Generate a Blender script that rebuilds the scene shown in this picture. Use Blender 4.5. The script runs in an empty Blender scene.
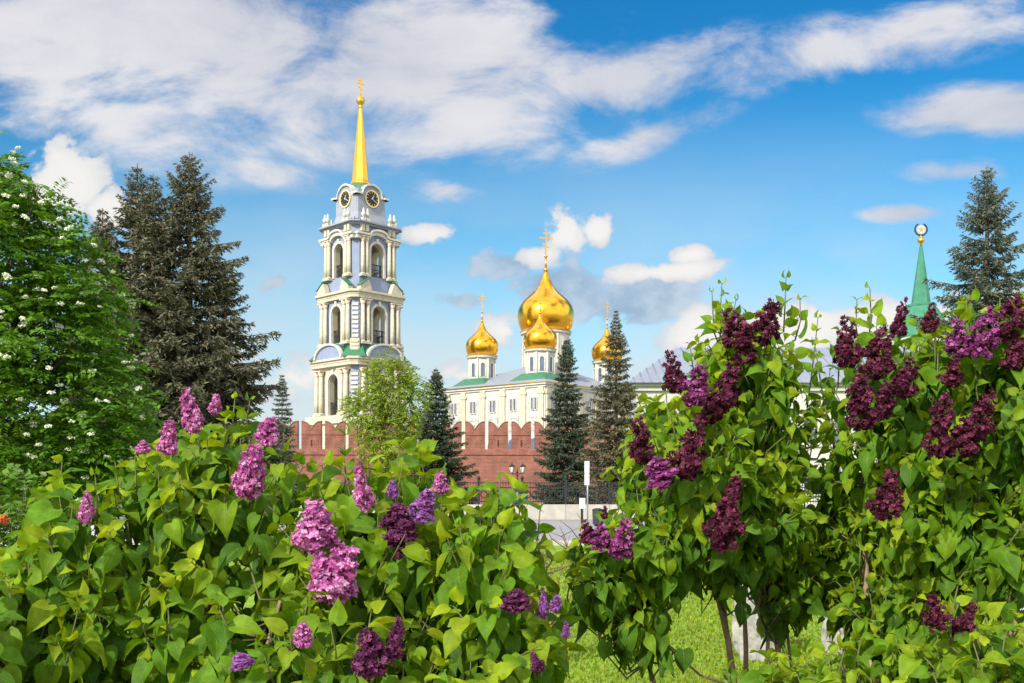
import bpy, math, random
import numpy as np
from mathutils import Vector, Matrix

# ------------------------------------------------------------------ camera, sky, sun, exposure
sc = bpy.context.scene
COL = sc.collection
F = 1000.0; HY = 490.0; EYE = 1.6          # focal length in pixels, horizon row, eye height
cam = bpy.data.objects.new("camera", bpy.data.cameras.new("camera"))
COL.objects.link(cam); sc.camera = cam
cam.data.sensor_width = 36.0
cam.data.lens = 36.0 * F / 1024.0
cam.location = (0, 0, EYE)
cam.rotation_euler = (math.radians(90), 0, 0)
cam.data.shift_y = (HY - 341.5) / 1024.0
cam.data.clip_start = 0.05; cam.data.clip_end = 6000

SUN_DIR = Vector((-0.55, -0.83, 0.0)).normalized()
SUN_EL = math.radians(31)
sunv = Vector((SUN_DIR.x * math.cos(SUN_EL), SUN_DIR.y * math.cos(SUN_EL), math.sin(SUN_EL)))
sl = bpy.data.lights.new("sun", 'SUN'); sl.energy = 3.1; sl.angle = math.radians(0.6); sl.color = (1.0, 0.95, 0.84)
so = bpy.data.objects.new("sun", sl); COL.objects.link(so)
so.rotation_euler = sunv.to_track_quat('Z', 'Y').to_euler(); so.location = (-30, -30, 40)

sc.view_settings.view_transform = 'Standard'
sc.view_settings.look = 'None'
sc.view_settings.exposure = 0.80
sc.view_settings.gamma = 1.0
sc.render.engine = 'CYCLES'
sc.cycles.use_denoising = True
sc.cycles.max_bounces = 8
sc.cycles.transparent_max_bounces = 8

W = bpy.data.worlds.new("World"); sc.world = W; W.use_nodes = True
nt = W.node_tree; N = nt.nodes; L = nt.links
N.clear()
def nn(t, **kw):
    n = N.new(t)
    for k, v in kw.items(): setattr(n, k, v)
    return n
def mth(op, a, b=None, c=None, clamp=False):
    n = nn('ShaderNodeMath', operation=op); n.use_clamp = clamp
    for i, v in enumerate((a, b, c)):
        if v is None: continue
        if isinstance(v, (int, float)): n.inputs[i].default_value = v
        else: L.new(v, n.inputs[i])
    return n.outputs[0]
wout = nn('ShaderNodeOutputWorld'); bg = nn('ShaderNodeBackground'); bg.inputs['Strength'].default_value = 0.11
L.new(bg.outputs[0], wout.inputs[0])
sky = nn('ShaderNodeTexSky'); sky.sky_type = 'NISHITA'; sky.sun_disc = False
sky.sun_elevation = SUN_EL
sky.sun_rotation = math.atan2(SUN_DIR.x, SUN_DIR.y)
sky.air_density = 1.0; sky.dust_density = 0.6; sky.ozone_density = 3.0
hs = nn('ShaderNodeHueSaturation'); hs.inputs['Saturation'].default_value = 1.36; hs.inputs['Value'].default_value = 1.0; hs.inputs['Hue'].default_value = 0.482
L.new(sky.outputs[0], hs.inputs['Color'])
tint = nn('ShaderNodeMix', data_type='RGBA', blend_type='MULTIPLY'); tint.inputs[0].default_value = 1.0
L.new(hs.outputs[0], tint.inputs[6]); tint.inputs[7].default_value = (0.82, 0.93, 0.90, 1)
tc = nn('ShaderNodeTexCoord'); sx = nn('ShaderNodeSeparateXYZ'); L.new(tc.outputs['Generated'], sx.inputs[0])
ay = mth('MAXIMUM', mth('ABSOLUTE', sx.outputs[1]), 0.12)
U = mth('DIVIDE', sx.outputs[0], ay); V_ = mth('DIVIDE', sx.outputs[2], ay)
uv = nn('ShaderNodeCombineXYZ'); L.new(U, uv.inputs[0]); L.new(V_, uv.inputs[1])
def noise(scale, detail, rough, sxy=(1, 1), rot=0, dist=0.0, off=(0, 0)):
    m = nn('ShaderNodeMapping'); m.inputs['Scale'].default_value = (sxy[0], sxy[1], 1); m.inputs['Rotation'].default_value = (0, 0, rot)
    m.inputs['Location'].default_value = (off[0], off[1], 0)
    L.new(uv.outputs[0], m.inputs[0])
    t = nn('ShaderNodeTexNoise'); t.inputs['Scale'].default_value = scale; t.inputs['Detail'].default_value = detail
    t.inputs['Roughness'].default_value = rough; t.inputs['Distortion'].default_value = dist
    L.new(m.outputs[0], t.inputs['Vector']); return t.outputs[0]
def blob(px, py, rx, ry, rot=0, s=1.0):
    m = nn('ShaderNodeMapping', vector_type='TEXTURE')
    m.inputs['Location'].default_value = ((px - 512) / F, (HY - py) / F, 0)
    m.inputs['Rotation'].default_value = (0, 0, math.radians(rot)); m.inputs['Scale'].default_value = (rx / F, ry / F, 1)
    L.new(uv.outputs[0], m.inputs[0])
    g = nn('ShaderNodeTexGradient', gradient_type='SPHERICAL'); L.new(m.outputs[0], g.inputs[0])
    return mth('MULTIPLY', g.outputs['Fac'], s)
def cover(lst):
    o = None
    for b in lst:
        v = blob(*b); o = v if o is None else mth('MAXIMUM', o, v)
    return o
def sstep(v, lo, hi):
    r = nn('ShaderNodeMapRange', interpolation_type='SMOOTHSTEP'); L.new(v, r.inputs[0])
    r.inputs[1].default_value = lo; r.inputs[2].default_value = hi; return r.outputs[0]
CK = 0.525
def ramp2(v, c0, c1):
    m = nn('ShaderNodeMix', data_type='RGBA'); L.new(v, m.inputs[0]); m.inputs[6].default_value = (*[v * CK for v in c0], 1); m.inputs[7].default_value = (*[v * CK for v in c1], 1); return m.outputs[2]
def over(base, col, fac):
    m = nn('ShaderNodeMix', data_type='RGBA'); L.new(fac, m.inputs[0]); L.new(base, m.inputs[6]); L.new(col, m.inputs[7]); return m.outputs[2]
deep = nn('ShaderNodeMix', data_type='RGBA', blend_type='MULTIPLY'); L.new(sstep(V_, 0.10, 0.50), deep.inputs[0]); L.new(tint.outputs[2], deep.inputs[6]); deep.inputs[7].default_value = (.42, .66, .86, 1)
sky_col = deep.outputs[2]
# pale veil low over the horizon
veil_n = noise(3.0, 6, 0.55, (1, 2.2), off=(3, 1))
veil = mth('MULTIPLY', mth('MULTIPLY', sstep(V_, 0.42, 0.08), sstep(veil_n, 0.1, 0.7)), 0.9)
sky_col = over(sky_col, ramp2(veil_n, (6.2, 7.2, 7.8), (7.4, 7.8, 8.0)), veil)
# high streaked cloud sheets
n1 = noise(7.5, 10, 0.60, (0.75, 1.5), rot=0.12, dist=0.3)
n1b = noise(2.6, 4, 0.5, (1, 1.5), rot=0.1, off=(5, 2))
c1 = cover([(140, 20, 420, 150, -8, 1.45), (420, 70, 300, 130, 0, 1.4), (120, 125, 210, 75, -12, 1.1), (60, 60, 300, 110, 0, 1.2), (600, 85, 220, 60, 10, .95), (650, 135, 130, 32, 20, .95),
            (840, 50, 300, 48, 9, 1.1), (690, 50, 130, 36, 12, .8), (920, 25, 190, 42, 16, 1.0), (990, 112, 150, 40, 0, 1.25), (965, 172, 90, 22, 2, 1.1),
            (912, 213, 70, 14, 2, 1.2), (445, 190, 60, 20, 0, .75), (600, 12, 130, 30, 5, .6), (240, 165, 150, 26, -14, .7)])
d1 = sstep(mth('ADD', c1, mth('MULTIPLY', mth('MULTIPLY', mth('SUBTRACT', n1, 0.5), 3.2), mth('MULTIPLY', c1, 2.6, clamp=True))), 0.15, 1.0)
col1 = ramp2(sstep(mth('ADD', mth('MULTIPLY', n1, .5), mth('MULTIPLY', n1b, .6)), 0.38, 0.72), (5.6, 5.8, 6.7), (8.6, 8.4, 8.5))
sky_col = over(sky_col, col1, mth('MULTIPLY', d1, 0.92))
# grey heaps low in the sky
n3 = noise(20, 8, 0.55, (1, 1.3), dist=0.2, off=(1.7, 4.1))
c3 = cover([(560, 285, 70, 34, 0, 1.1), (640, 302, 85, 36, 14, 1.2), (520, 262, 90, 26, 5, .8), (460, 300, 60, 16, 0, .6), (590, 300, 60, 30, 0, .8), (275, 282, 40, 14, 30, .5)])
d3 = sstep(mth('ADD', c3, mth('MULTIPLY', mth('MULTIPLY', mth('SUBTRACT', n3, 0.5), 2.6), mth('MULTIPLY', c3, 2.6, clamp=True))), 0.25, 0.60)
sky_col = over(sky_col, ramp2(sstep(n3, 0.38, 0.66), (3.2, 3.8, 5.1), (6.0, 6.4, 7.2)), mth('MULTIPLY', d3, 0.70))
# sunlit cumulus
n2 = noise(24, 9, 0.56, (1, 1.1), dist=0.2, off=(0.3, 0.9))
c2 = cover([(66, 185, 60, 66, 0, 1.35), (110, 210, 55, 36, -10, 1.1), (40, 200, 50, 40, 0, 1.0), (566, 232, 40, 38, 0, 1.25), (598, 230, 30, 24, 10, 1.15), (545, 255, 60, 22, 0, .75), (432, 235, 44, 17, 0, 1.05),
            (505, 332, 48, 26, 0, 1.0), (700, 335, 62, 40, 15, 1.25), (790, 330, 120, 46, 5, 1.3), (900, 325, 120, 44, 3, 1.3), (668, 272, 110, 17, 4, 1.05), (690, 255, 44, 16, 10, .95), (300, 378, 120, 36, 0, 1.0), (470, 375, 70, 26, 0, .9), (1000, 300, 100, 30, 0, .8)])
d2 = sstep(mth('ADD', c2, mth('MULTIPLY', mth('MULTIPLY', mth('SUBTRACT', n2, 0.5), 2.8), mth('MULTIPLY', c2, 2.6, clamp=True))), 0.30, 0.66)
col2 = ramp2(sstep(mth('ADD', mth('MULTIPLY', c2, .5), mth('MULTIPLY', n2, .6)), 0.40, 0.78), (6.2, 6.5, 7.2), (9.4, 9.1, 8.7))
sky_col = over(sky_col, col2, mth('MULTIPLY', d2, 0.95))
# unseen bright cloud, added overhead and behind the viewer to fill the shadows
nb_ = nn('ShaderNodeTexNoise'); nb_.inputs['Scale'].default_value = 2.4; nb_.inputs['Detail'].default_value = 8; L.new(tc.outputs['Generated'], nb_.inputs['Vector'])
bk = mth('MAXIMUM', sstep(sx.outputs[1], 0.1, -0.35), sstep(V_, 0.62, 1.1))
bk = mth('MULTIPLY', bk, sstep(sx.outputs[2], -0.02, 0.05))
sky_col = over(sky_col, ramp2(nb_.outputs[0], (12.5, 12.6, 12.9), (18.0, 17.6, 17.0)), mth('MULTIPLY', bk, sstep(nb_.outputs[0], 0.36, 0.52)))
L.new(sky_col, bg.inputs['Color'])

# ------------------------------------------------------------------ helpers
def P(px, py, Y): return Vector(((px - 512) / F * Y, Y, EYE + (HY - py) / F * Y))
def PX(px, Y): return (px - 512) / F * Y
def tag(o, label=None, cat=None, group=None, kind=None):
    if label: o['label'] = label
    if cat: o['category'] = cat
    if group: o['group'] = group
    if kind: o['kind'] = kind
    return o
def empty(name, loc, rz=0.0, label=None, cat=None, group=None):
    o = bpy.data.objects.new(name, None); COL.objects.link(o); o.location = loc; o.rotation_euler = (0, 0, rz)
    o.empty_display_size = 0.2
    return tag(o, label, cat, group)
def link(name, me, mat, parent=None):
    o = bpy.data.objects.new(name, me); COL.objects.link(o)
    if mat is not None and not me.materials:
        for m in (mat if isinstance(mat, (list, tuple)) else [mat]): me.materials.append(m)
    if parent is not None: o.parent = parent
    return o
def dup(o, parent, M=None):
    c = o.copy(); COL.objects.link(c); c.parent = parent
    if M is not None: c.matrix_local = M
    return c
def mesh_np(name, V, Fc, tint=None, uvs=None, smooth=True):
    V = np.asarray(V, np.float32); Fc = np.asarray(Fc, np.int32)
    me = bpy.data.meshes.new(name); k = Fc.shape[1]
    me.vertices.add(len(V)); me.vertices.foreach_set('co', V.ravel())
    me.loops.add(Fc.size); me.loops.foreach_set('vertex_index', Fc.ravel())
    me.polygons.add(len(Fc)); me.polygons.foreach_set('loop_start', np.arange(0, Fc.size, k, dtype=np.int32))
    me.polygons.foreach_set('loop_total', np.full(len(Fc), k, np.int32))
    me.polygons.foreach_set('use_smooth', np.full(len(Fc), smooth, bool))
    me.update(calc_edges=True)
    if tint is not None:
        a = me.attributes.new('tint', 'FLOAT_COLOR', 'POINT')
        a.data.foreach_set('color', np.concatenate([tint, np.ones((len(tint), 1))], 1).astype(np.float32).ravel())
    if uvs is not None:
        u = me.uv_layers.new(name='UVMap'); u.data.foreach_set('uv', np.asarray(uvs, np.float32)[Fc.ravel()].ravel())
    me.validate()
    return me

class MB:
    def __init__(s): s.v = []; s.f = []; s.sm = []
    def add(s, vs, fs, smooth=False, M=None):
        b = len(s.v)
        for p in vs: s.v.append(tuple(M @ Vector(p)) if M is not None else tuple(p))
        for f in fs: s.f.append([i + b for i in f]); s.sm.append(smooth)
    def box(s, x0, x1, y0, y1, z0, z1, M=None):
        s.add([(x0, y0, z0), (x1, y0, z0), (x1, y1, z0), (x0, y1, z0), (x0, y0, z1), (x1, y0, z1), (x1, y1, z1), (x0, y1, z1)],
              [(0, 3, 2, 1), (4, 5, 6, 7), (0, 1, 5, 4), (1, 2, 6, 5), (2, 3, 7, 6), (3, 0, 4, 7)], M=M)
    def lathe(s, prof, n=16, c=(0, 0), M=None, smooth=True, ph=0.0):
        vs = []; fs = []
        for r, z in prof:
            for i in range(n):
                a = 2 * math.pi * i / n + ph
                vs.append((c[0] + r * math.cos(a), c[1] + r * math.sin(a), z))
        m = len(prof)
        for j in range(m - 1):
            for i in range(n):
                fs.append((j * n + i, j * n + (i + 1) % n, (j + 1) * n + (i + 1) % n, (j + 1) * n + i))
        fs.append(tuple(range(n - 1, -1, -1))); fs.append(tuple((m - 1) * n + i for i in range(n)))
        s.add(vs, fs, smooth, M)
    def poly(s, pts, y0, y1, M=None, smooth=False):     # outline in x,z extruded along y
        n = len(pts)
        vs = [(x, y0, z) for x, z in pts] + [(x, y1, z) for x, z in pts]
        fs = [tuple(range(n)), tuple(range(2 * n - 1, n - 1, -1))]
        for i in range(n): j = (i + 1) % n; fs.append((i, n + i, n + j, j))
        s.add(vs, fs, smooth, M)
    def plan(s, pts, z0, z1, M=None):                  # outline in x,y extruded along z
        n = len(pts)
        vs = [(x, y, z0) for x, y in pts] + [(x, y, z1) for x, y in pts]
        fs = [tuple(range(n - 1, -1, -1)), tuple(range(n, 2 * n))]
        for i in range(n): j = (i + 1) % n; fs.append((i, j, n + j, n + i))
        s.add(vs, fs, False, M)
    def frustum(s, pts0, z0, pts1, z1, M=None):
        n = len(pts0)
        vs = [(x, y, z0) for x, y in pts0] + [(x, y, z1) for x, y in pts1]
        fs = [tuple(range(n - 1, -1, -1)), tuple(range(n, 2 * n))]
        for i in range(n): j = (i + 1) % n; fs.append((i, j, n + j, n + i))
        s.add(vs, fs, False, M)
    def band(s, prof, hw_y0, hw_y1, thick, M=None):    # strip following a polyline in x,z with vertical thickness
        n = len(prof)
        vs = []
        for x, z in prof: vs += [(x, hw_y0, z), (x, hw_y1, z), (x, hw_y1, z + thick), (x, hw_y0, z + thick)]
        fs = [(0, 1, 2, 3), (4 * n - 1, 4 * n - 2, 4 * n - 3, 4 * n - 4)]
        for i in range(n - 1):
            for k in range(4):
                a = 4 * i + k; b = 4 * i + (k + 1) % 4
                fs.append((a, a + 4, b + 4, b))
        s.add(vs, fs, False, M)
    def tube(s, pts, rad, n=6, M=None):
        pts = [Vector(p) for p in pts]; m = len(pts)
        if isinstance(rad, (int, float)): rad = [rad] * m
        vs = []; fs = []
        for i, p in enumerate(pts):
            d = (pts[min(i + 1, m - 1)] - pts[max(i - 1, 0)]).normalized()
            a = d.cross(Vector((0, 0, 1)) if abs(d.z) < .9 else Vector((1, 0, 0))).normalized(); b = d.cross(a)
            for k in range(n):
                t = 2 * math.pi * k / n; vs.append(tuple(p + (a * math.cos(t) + b * math.sin(t)) * rad[i]))
        for i in range(m - 1):
            for k in range(n):
                fs.append((i * n + k, i * n + (k + 1) % n, (i + 1) * n + (k + 1) % n, (i + 1) * n + k))
        fs.append(tuple(range(n - 1, -1, -1))); fs.append(tuple((m - 1) * n + i for i in range(n)))
        s.add(vs, fs, True, M)
    def mesh(s, name):
        me = bpy.data.meshes.new(name); me.from_pydata(s.v, [], s.f)
        me.polygons.foreach_set('use_smooth', s.sm); me.update()
        import bmesh
        bm = bmesh.new(); bm.from_mesh(me); bmesh.ops.recalc_face_normals(bm, faces=bm.faces); bm.to_mesh(me); bm.free()
        return me
    def build(s, name, mat, parent=None): return link(name, s.mesh(name), mat, parent)

def mat(name, col, rough=0.7, var=0.15, scale=3.0, bump=0.0, bscale=20.0, metal=0.0, spec=0.3, dirt=None):
    m = bpy.data.materials.new(name); m.use_nodes = True; t = m.node_tree; b = t.nodes['Principled BSDF']
    b.inputs['Roughness'].default_value = rough; b.inputs['Metallic'].default_value = metal; b.inputs['Specular IOR Level'].default_value = spec
    co = t.nodes.new('ShaderNodeTexCoord')
    n = t.nodes.new('ShaderNodeTexNoise'); n.inputs['Scale'].default_value = scale; n.inputs['Detail'].default_value = 8; n.inputs['Roughness'].default_value = .65
    t.links.new(co.outputs['Object'], n.inputs['Vector'])
    mx = t.nodes.new('ShaderNodeMix'); mx.data_type = 'RGBA'
    lo = tuple(c * (1 - var) for c in col) if dirt is None else dirt
    hi = tuple(min(1, c * (1 + var * .7)) for c in col)
    r = t.nodes.new('ShaderNodeMapRange'); r.inputs[1].default_value = .3; r.inputs[2].default_value = .62
    t.links.new(n.outputs[0], r.inputs[0]); t.links.new(r.outputs[0], mx.inputs[0])
    mx.inputs[6].default_value = (*lo, 1); mx.inputs[7].default_value = (*hi, 1)
    t.links.new(mx.outputs[2], b.inputs['Base Color'])
    if bump:
        n2 = t.nodes.new('ShaderNodeTexNoise'); n2.inputs['Scale'].default_value = bscale; n2.inputs['Detail'].default_value = 6
        t.links.new(co.outputs['Object'], n2.inputs['Vector'])
        bp = t.nodes.new('ShaderNodeBump'); bp.inputs['Strength'].default_value = bump; t.links.new(n2.outputs[0], bp.inputs['Height'])
        t.links.new(bp.outputs[0], b.inputs['Normal'])
    return m
def leaf_mat(name, trans=0.35, rough=0.45, spec=0.35, warm=(1.25, 1.15, 0.6), veins=False):
    m = bpy.data.materials.new(name); m.use_nodes = True; t = m.node_tree; b = t.nodes['Principled BSDF']; o = t.nodes['Material Output']
    a = t.nodes.new('ShaderNodeAttribute'); a.attribute_name = 'tint'
    src = a.outputs['Color']
    if veins:
        uvn = t.nodes.new('ShaderNodeUVMap'); sp = t.nodes.new('ShaderNodeSeparateXYZ'); t.links.new(uvn.outputs[0], sp.inputs[0])
        def mt(op, x, y=None):
            q = t.nodes.new('ShaderNodeMath'); q.operation = op
            for i, v in enumerate((x, y)):
                if v is None: continue
                if isinstance(v, (int, float)): q.inputs[i].default_value = v
                else: t.links.new(v, q.inputs[i])
            return q.outputs[0]
        ax = mt('ABSOLUTE', sp.outputs[0])
        rib = mt('LESS_THAN', ax, 0.035)
        side = mt('ABSOLUTE', mt('SUBTRACT', mt('FRACT', mt('MULTIPLY', mt('SUBTRACT', sp.outputs[1], mt('MULTIPLY', ax, .55)), 7.0)), 0.5))
        sv = t.nodes.new('ShaderNodeMapRange'); sv.inputs[1].default_value = .14; sv.inputs[2].default_value = .02; t.links.new(side, sv.inputs[0])
        fac = mt('MAXIMUM', mt('MULTIPLY', rib, .6), mt('MULTIPLY', sv.outputs[0], .28))
        mx = t.nodes.new('ShaderNodeMix'); mx.data_type = 'RGBA'; t.links.new(fac, mx.inputs[0]); t.links.new(src, mx.inputs[6])
        g = t.nodes.new('ShaderNodeMix'); g.data_type = 'RGBA'; g.inputs[0].default_value = .6; t.links.new(src, g.inputs[6]); g.inputs[7].default_value = (.36, .46, .12, 1)
        t.links.new(g.outputs[2], mx.inputs[7]); src = mx.outputs[2]
        oc = t.nodes.new('ShaderNodeTexCoord'); nz = t.nodes.new('ShaderNodeTexNoise'); nz.inputs['Scale'].default_value = 38; nz.inputs['Detail'].default_value = 5
        t.links.new(oc.outputs['Object'], nz.inputs['Vector'])
        rr = t.nodes.new('ShaderNodeMapRange'); rr.inputs[1].default_value = .3; rr.inputs[2].default_value = .7; rr.inputs[3].default_value = .72; rr.inputs[4].default_value = 1.22
        t.links.new(nz.outputs[0], rr.inputs[0])
        mm = t.nodes.new('ShaderNodeMix'); mm.data_type = 'RGBA'; mm.blend_type = 'MULTIPLY'; mm.inputs[0].default_value = 1
        t.links.new(src, mm.inputs[6]); t.links.new(rr.outputs[0], mm.inputs[7]); src = mm.outputs[2]
        bp = t.nodes.new('ShaderNodeBump'); bp.inputs['Strength'].default_value = .35; bp.inputs['Distance'].default_value = .002; bp.invert = True
        t.links.new(fac, bp.inputs['Height']); t.links.new(bp.outputs[0], b.inputs['Normal'])
    t.links.new(src, b.inputs['Base Color'])
    b.inputs['Roughness'].default_value = rough; b.inputs['Specular IOR Level'].default_value = spec
    if trans > 0:
        tr = t.nodes.new('ShaderNodeBsdfTranslucent'); mu = t.nodes.new('ShaderNodeMix'); mu.data_type = 'RGBA'; mu.blend_type = 'MULTIPLY'; mu.inputs[0].default_value = 1
        t.links.new(src, mu.inputs[6]); mu.inputs[7].default_value = (*warm, 1); t.links.new(mu.outputs[2], tr.inputs[0])
        ms = t.nodes.new('ShaderNodeMixShader'); ms.inputs[0].default_value = trans
        t.links.new(b.outputs[0], ms.inputs[1]); t.links.new(tr.outputs[0], ms.inputs[2]); t.links.new(ms.outputs[0], o.inputs[0])
    return m

# ------------------------------------------------------------------ materials
M_CREAM = mat('cream_stucco', (.50, .465, .36), .75, .20, 1.6)
M_WHITE = mat('white_stucco', (.54, .53, .48), .75, .18, 1.4)
M_BLUE = mat('blue_stucco', (.24, .285, .41), .8, .10, 1.0)
M_GREYBLUE = mat('grey_blue_stucco', (.29, .31, .37), .8, .10, 1.0)
M_GREEN_ROOF = mat('green_roof_metal', (.035, .16, .085), .45, .18, 1.5, spec=.5)
M_GREY_ROOF = mat('grey_roof_metal', (.25, .28, .34), .45, .12, .8, spec=.5)
M_GOLD = mat('gold_leaf', (.88, .47, .045), .22, .06, 1.2, bump=.04, bscale=1.6, metal=1.0)
M_GOLD2 = mat('satin_gold', (.80, .47, .07), .34, .06, 1.2, metal=1.0)
M_IRON = mat('black_iron', (.02, .022, .025), .5, .2, 6)
M_DARK = mat('dark_bronze', (.07, .065, .055), .45, .2, 6, metal=.6)
M_GLASS = mat('dark_window_glass', (.10, .13, .19), .12, .25, .8, spec=.6)
M_BARK = mat('grey_brown_bark', (.13, .09, .06), .9, .35, 22, bump=.5, bscale=60)
M_BARK2 = mat('lilac_bark', (.30, .21, .13), .85, .3, 30, bump=.4, bscale=120)
M_STEM = mat('green_stem', (.11, .12, .04), .6, .25, 40)
M_CONC = mat('pale_concrete', (.40, .38, .34), .85, .18, 1.5, bump=.2)
M_LEAF = leaf_mat('lilac_leaf', .48, .52, .16, (1.35, 1.15, .4), veins=True)
M_LEAF2 = leaf_mat('tree_leaf', .35, .5, .3)
M_NEEDLE = leaf_mat('spruce_needle', .0, .6, .25)
M_PETAL = leaf_mat('lilac_petal', .25, .6, .2, (1.15, 1.0, 1.15))
M_BLOSSOM = mat('white_blossom', (.74, .76, .62), .8, .1, 30)
M_GRASS = leaf_mat('grass_blade', .35, .5, .3)

# ------------------------------------------------------------------ ground, road, pavement
def sheet(name, x0, x1, y0, y1, z, m, nx=1, ny=1):
    mb = MB()
    mb.add([(x0, y0, z), (x1, y0, z), (x1, y1, z), (x0, y1, z)], [(0, 1, 2, 3)])
    o = mb.build(name, m); o['kind'] = 'structure'; return o
m_grnd = mat('town_ground', (.26, .25, .23), .9, .25, .05)
m_lawn = mat('lawn', (.17, .27, .022), .9, .45, .9, bump=.3, bscale=14, dirt=(.10, .17, .018))
m_asph = mat('road_asphalt', (.27, .27, .29), .85, .14, .6, bump=.1, bscale=30)
m_pave = mat('paving', (.42, .40, .40), .85, .14, .9, bump=.1, bscale=12)
m_soil = mat('soil', (.035, .026, .018), .95, .4, 5, bump=.7, bscale=25)
tag(sheet('ground', -3000, 3000, -60, 4000, -.012, m_grnd), 'pale town ground beyond the square', 'ground')
tag(sheet('lawn', -120, 120, -20, 28.8, 0, m_lawn), 'green lawn between the lilacs and the street', 'lawn')
tag(sheet('verge', -120, 120, 55, 121, -.006, m_lawn), 'grass at the foot of the brick wall', 'lawn')
tag(sheet('road', -200, 200, 29, 51.5, .004, m_asph), 'pale grey street beyond the lawn', 'road')
tag(sheet('pavement', 4.6, 40, 12.6, 16.2, .004, m_pave), 'pale paved path crossing the lawn on the right', 'path')
tag(sheet('soil', -7.0, 4.6, 1.2, 5.4, .004, m_soil), 'dark soil bed under the lilacs', 'soil')
kb = MB(); kb.box(-200, 200, 28.8, 29.0, 0, .14); tag(kb.build('kerb', M_CONC), 'grey kerb between lawn and street', 'kerb')['kind'] = 'structure'

def grass():
    rng = np.random.default_rng(5); n = 60000
    u = rng.random(n); Y = 5.5 * (24.5 / 5.5) ** u
    X = PX(rng.uniform(500, 1060, n), Y)
    keep = ~((X > 4.4) & (Y > 12.4) & (Y < 16.4)); X = X[keep]; Y = Y[keep]; n = len(X)
    h = rng.uniform(.012, .036, n) * (1 + Y / 40); a = rng.uniform(0, 2 * np.pi, n); w = (.004 + .0009 * Y) * rng.uniform(.8, 1.5, n)
    lean = rng.uniform(0, .6, n) * h; la = rng.uniform(0, 2 * np.pi, n)
    dx = np.cos(a) * w; dy = np.sin(a) * w
    z0 = np.zeros(n)
    V = np.stack([np.stack([X - dx, Y - dy, z0], 1), np.stack([X + dx, Y + dy, z0], 1), np.stack([X + lean * np.cos(la), Y + lean * np.sin(la), h], 1)], 1).reshape(-1, 3)
    c = np.array([.20, .30, .022]) * rng.uniform(.6, 1.25, (n, 1)); c[:, 0] *= rng.uniform(.8, 1.35, n)
    me = mesh_np('grass', V, np.arange(3 * n).reshape(-1, 3), np.repeat(c, 3, 0), smooth=False)
    tag(link('grass', me, M_GRASS), 'short bright green grass of the lawn between the lilacs', 'grass', kind='stuff')
grass()

# ------------------------------------------------------------------ brick fortress wall
def brick_mat():
    m = bpy.data.materials.new('red_brick'); m.use_nodes = True; t = m.node_tree; b = t.nodes['Principled BSDF']; b.inputs['Roughness'].default_value = .9
    co = t.nodes.new('ShaderNodeTexCoord'); s = t.nodes.new('ShaderNodeSeparateXYZ'); c = t.nodes.new('ShaderNodeCombineXYZ')
    t.links.new(co.outputs['Object'], s.inputs[0]); t.links.new(s.outputs[0], c.inputs[0]); t.links.new(s.outputs[2], c.inputs[1])
    br = t.nodes.new('ShaderNodeTexBrick'); br.inputs['Scale'].default_value = 1.0; br.inputs['Brick Width'].default_value = .5; br.inputs['Row Height'].default_value = .17
    br.inputs['Mortar Size'].default_value = .02; br.inputs['Color1'].default_value = (.27, .08, .06, 1); br.inputs['Color2'].default_value = (.205, .058, .046, 1); br.inputs['Mortar'].default_value = (.30, .17, .13, 1)
    t.links.new(c.outputs[0], br.inputs['Vector'])
    n = t.nodes.new('ShaderNodeTexNoise'); n.inputs['Scale'].default_value = .55; n.inputs['Detail'].default_value = 10; n.inputs['Roughness'].default_value = .7
    t.links.new(co.outputs['Object'], n.inputs['Vector'])
    r = t.nodes.new('ShaderNodeMapRange'); r.inputs[1].default_value = .35; r.inputs[2].default_value = .68; r.inputs[3].default_value = .60; r.inputs[4].default_value = 1.3
    t.links.new(n.outputs[0], r.inputs[0])
    mu = t.nodes.new('ShaderNodeMix'); mu.data_type = 'RGBA'; mu.blend_type = 'MULTIPLY'; mu.inputs[0].default_value = 1
    t.links.new(br.outputs[0], mu.inputs[6]); t.links.new(r.outputs[0], mu.inputs[7])
    n3 = t.nodes.new('ShaderNodeTexNoise'); n3.inputs['Scale'].default_value = .22; n3.inputs['Detail'].default_value = 9; n3.inputs['Roughness'].default_value = .72
    t.links.new(co.outputs['Object'], n3.inputs['Vector'])
    r3 = t.nodes.new('ShaderNodeMapRange'); r3.inputs[1].default_value = .54; r3.inputs[2].default_value = .74; r3.inputs[4].default_value = .55
    t.links.new(n3.outputs[0], r3.inputs[0])
    ms = t.nodes.new('ShaderNodeMix'); ms.data_type = 'RGBA'; t.links.new(r3.outputs[0], ms.inputs[0]); t.links.new(mu.outputs[2], ms.inputs[6]); ms.inputs[7].default_value = (.33, .19, .155, 1)
    t.links.new(ms.outputs[2], b.inputs['Base Color'])
    return m
M_BRICK = brick_mat()
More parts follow.
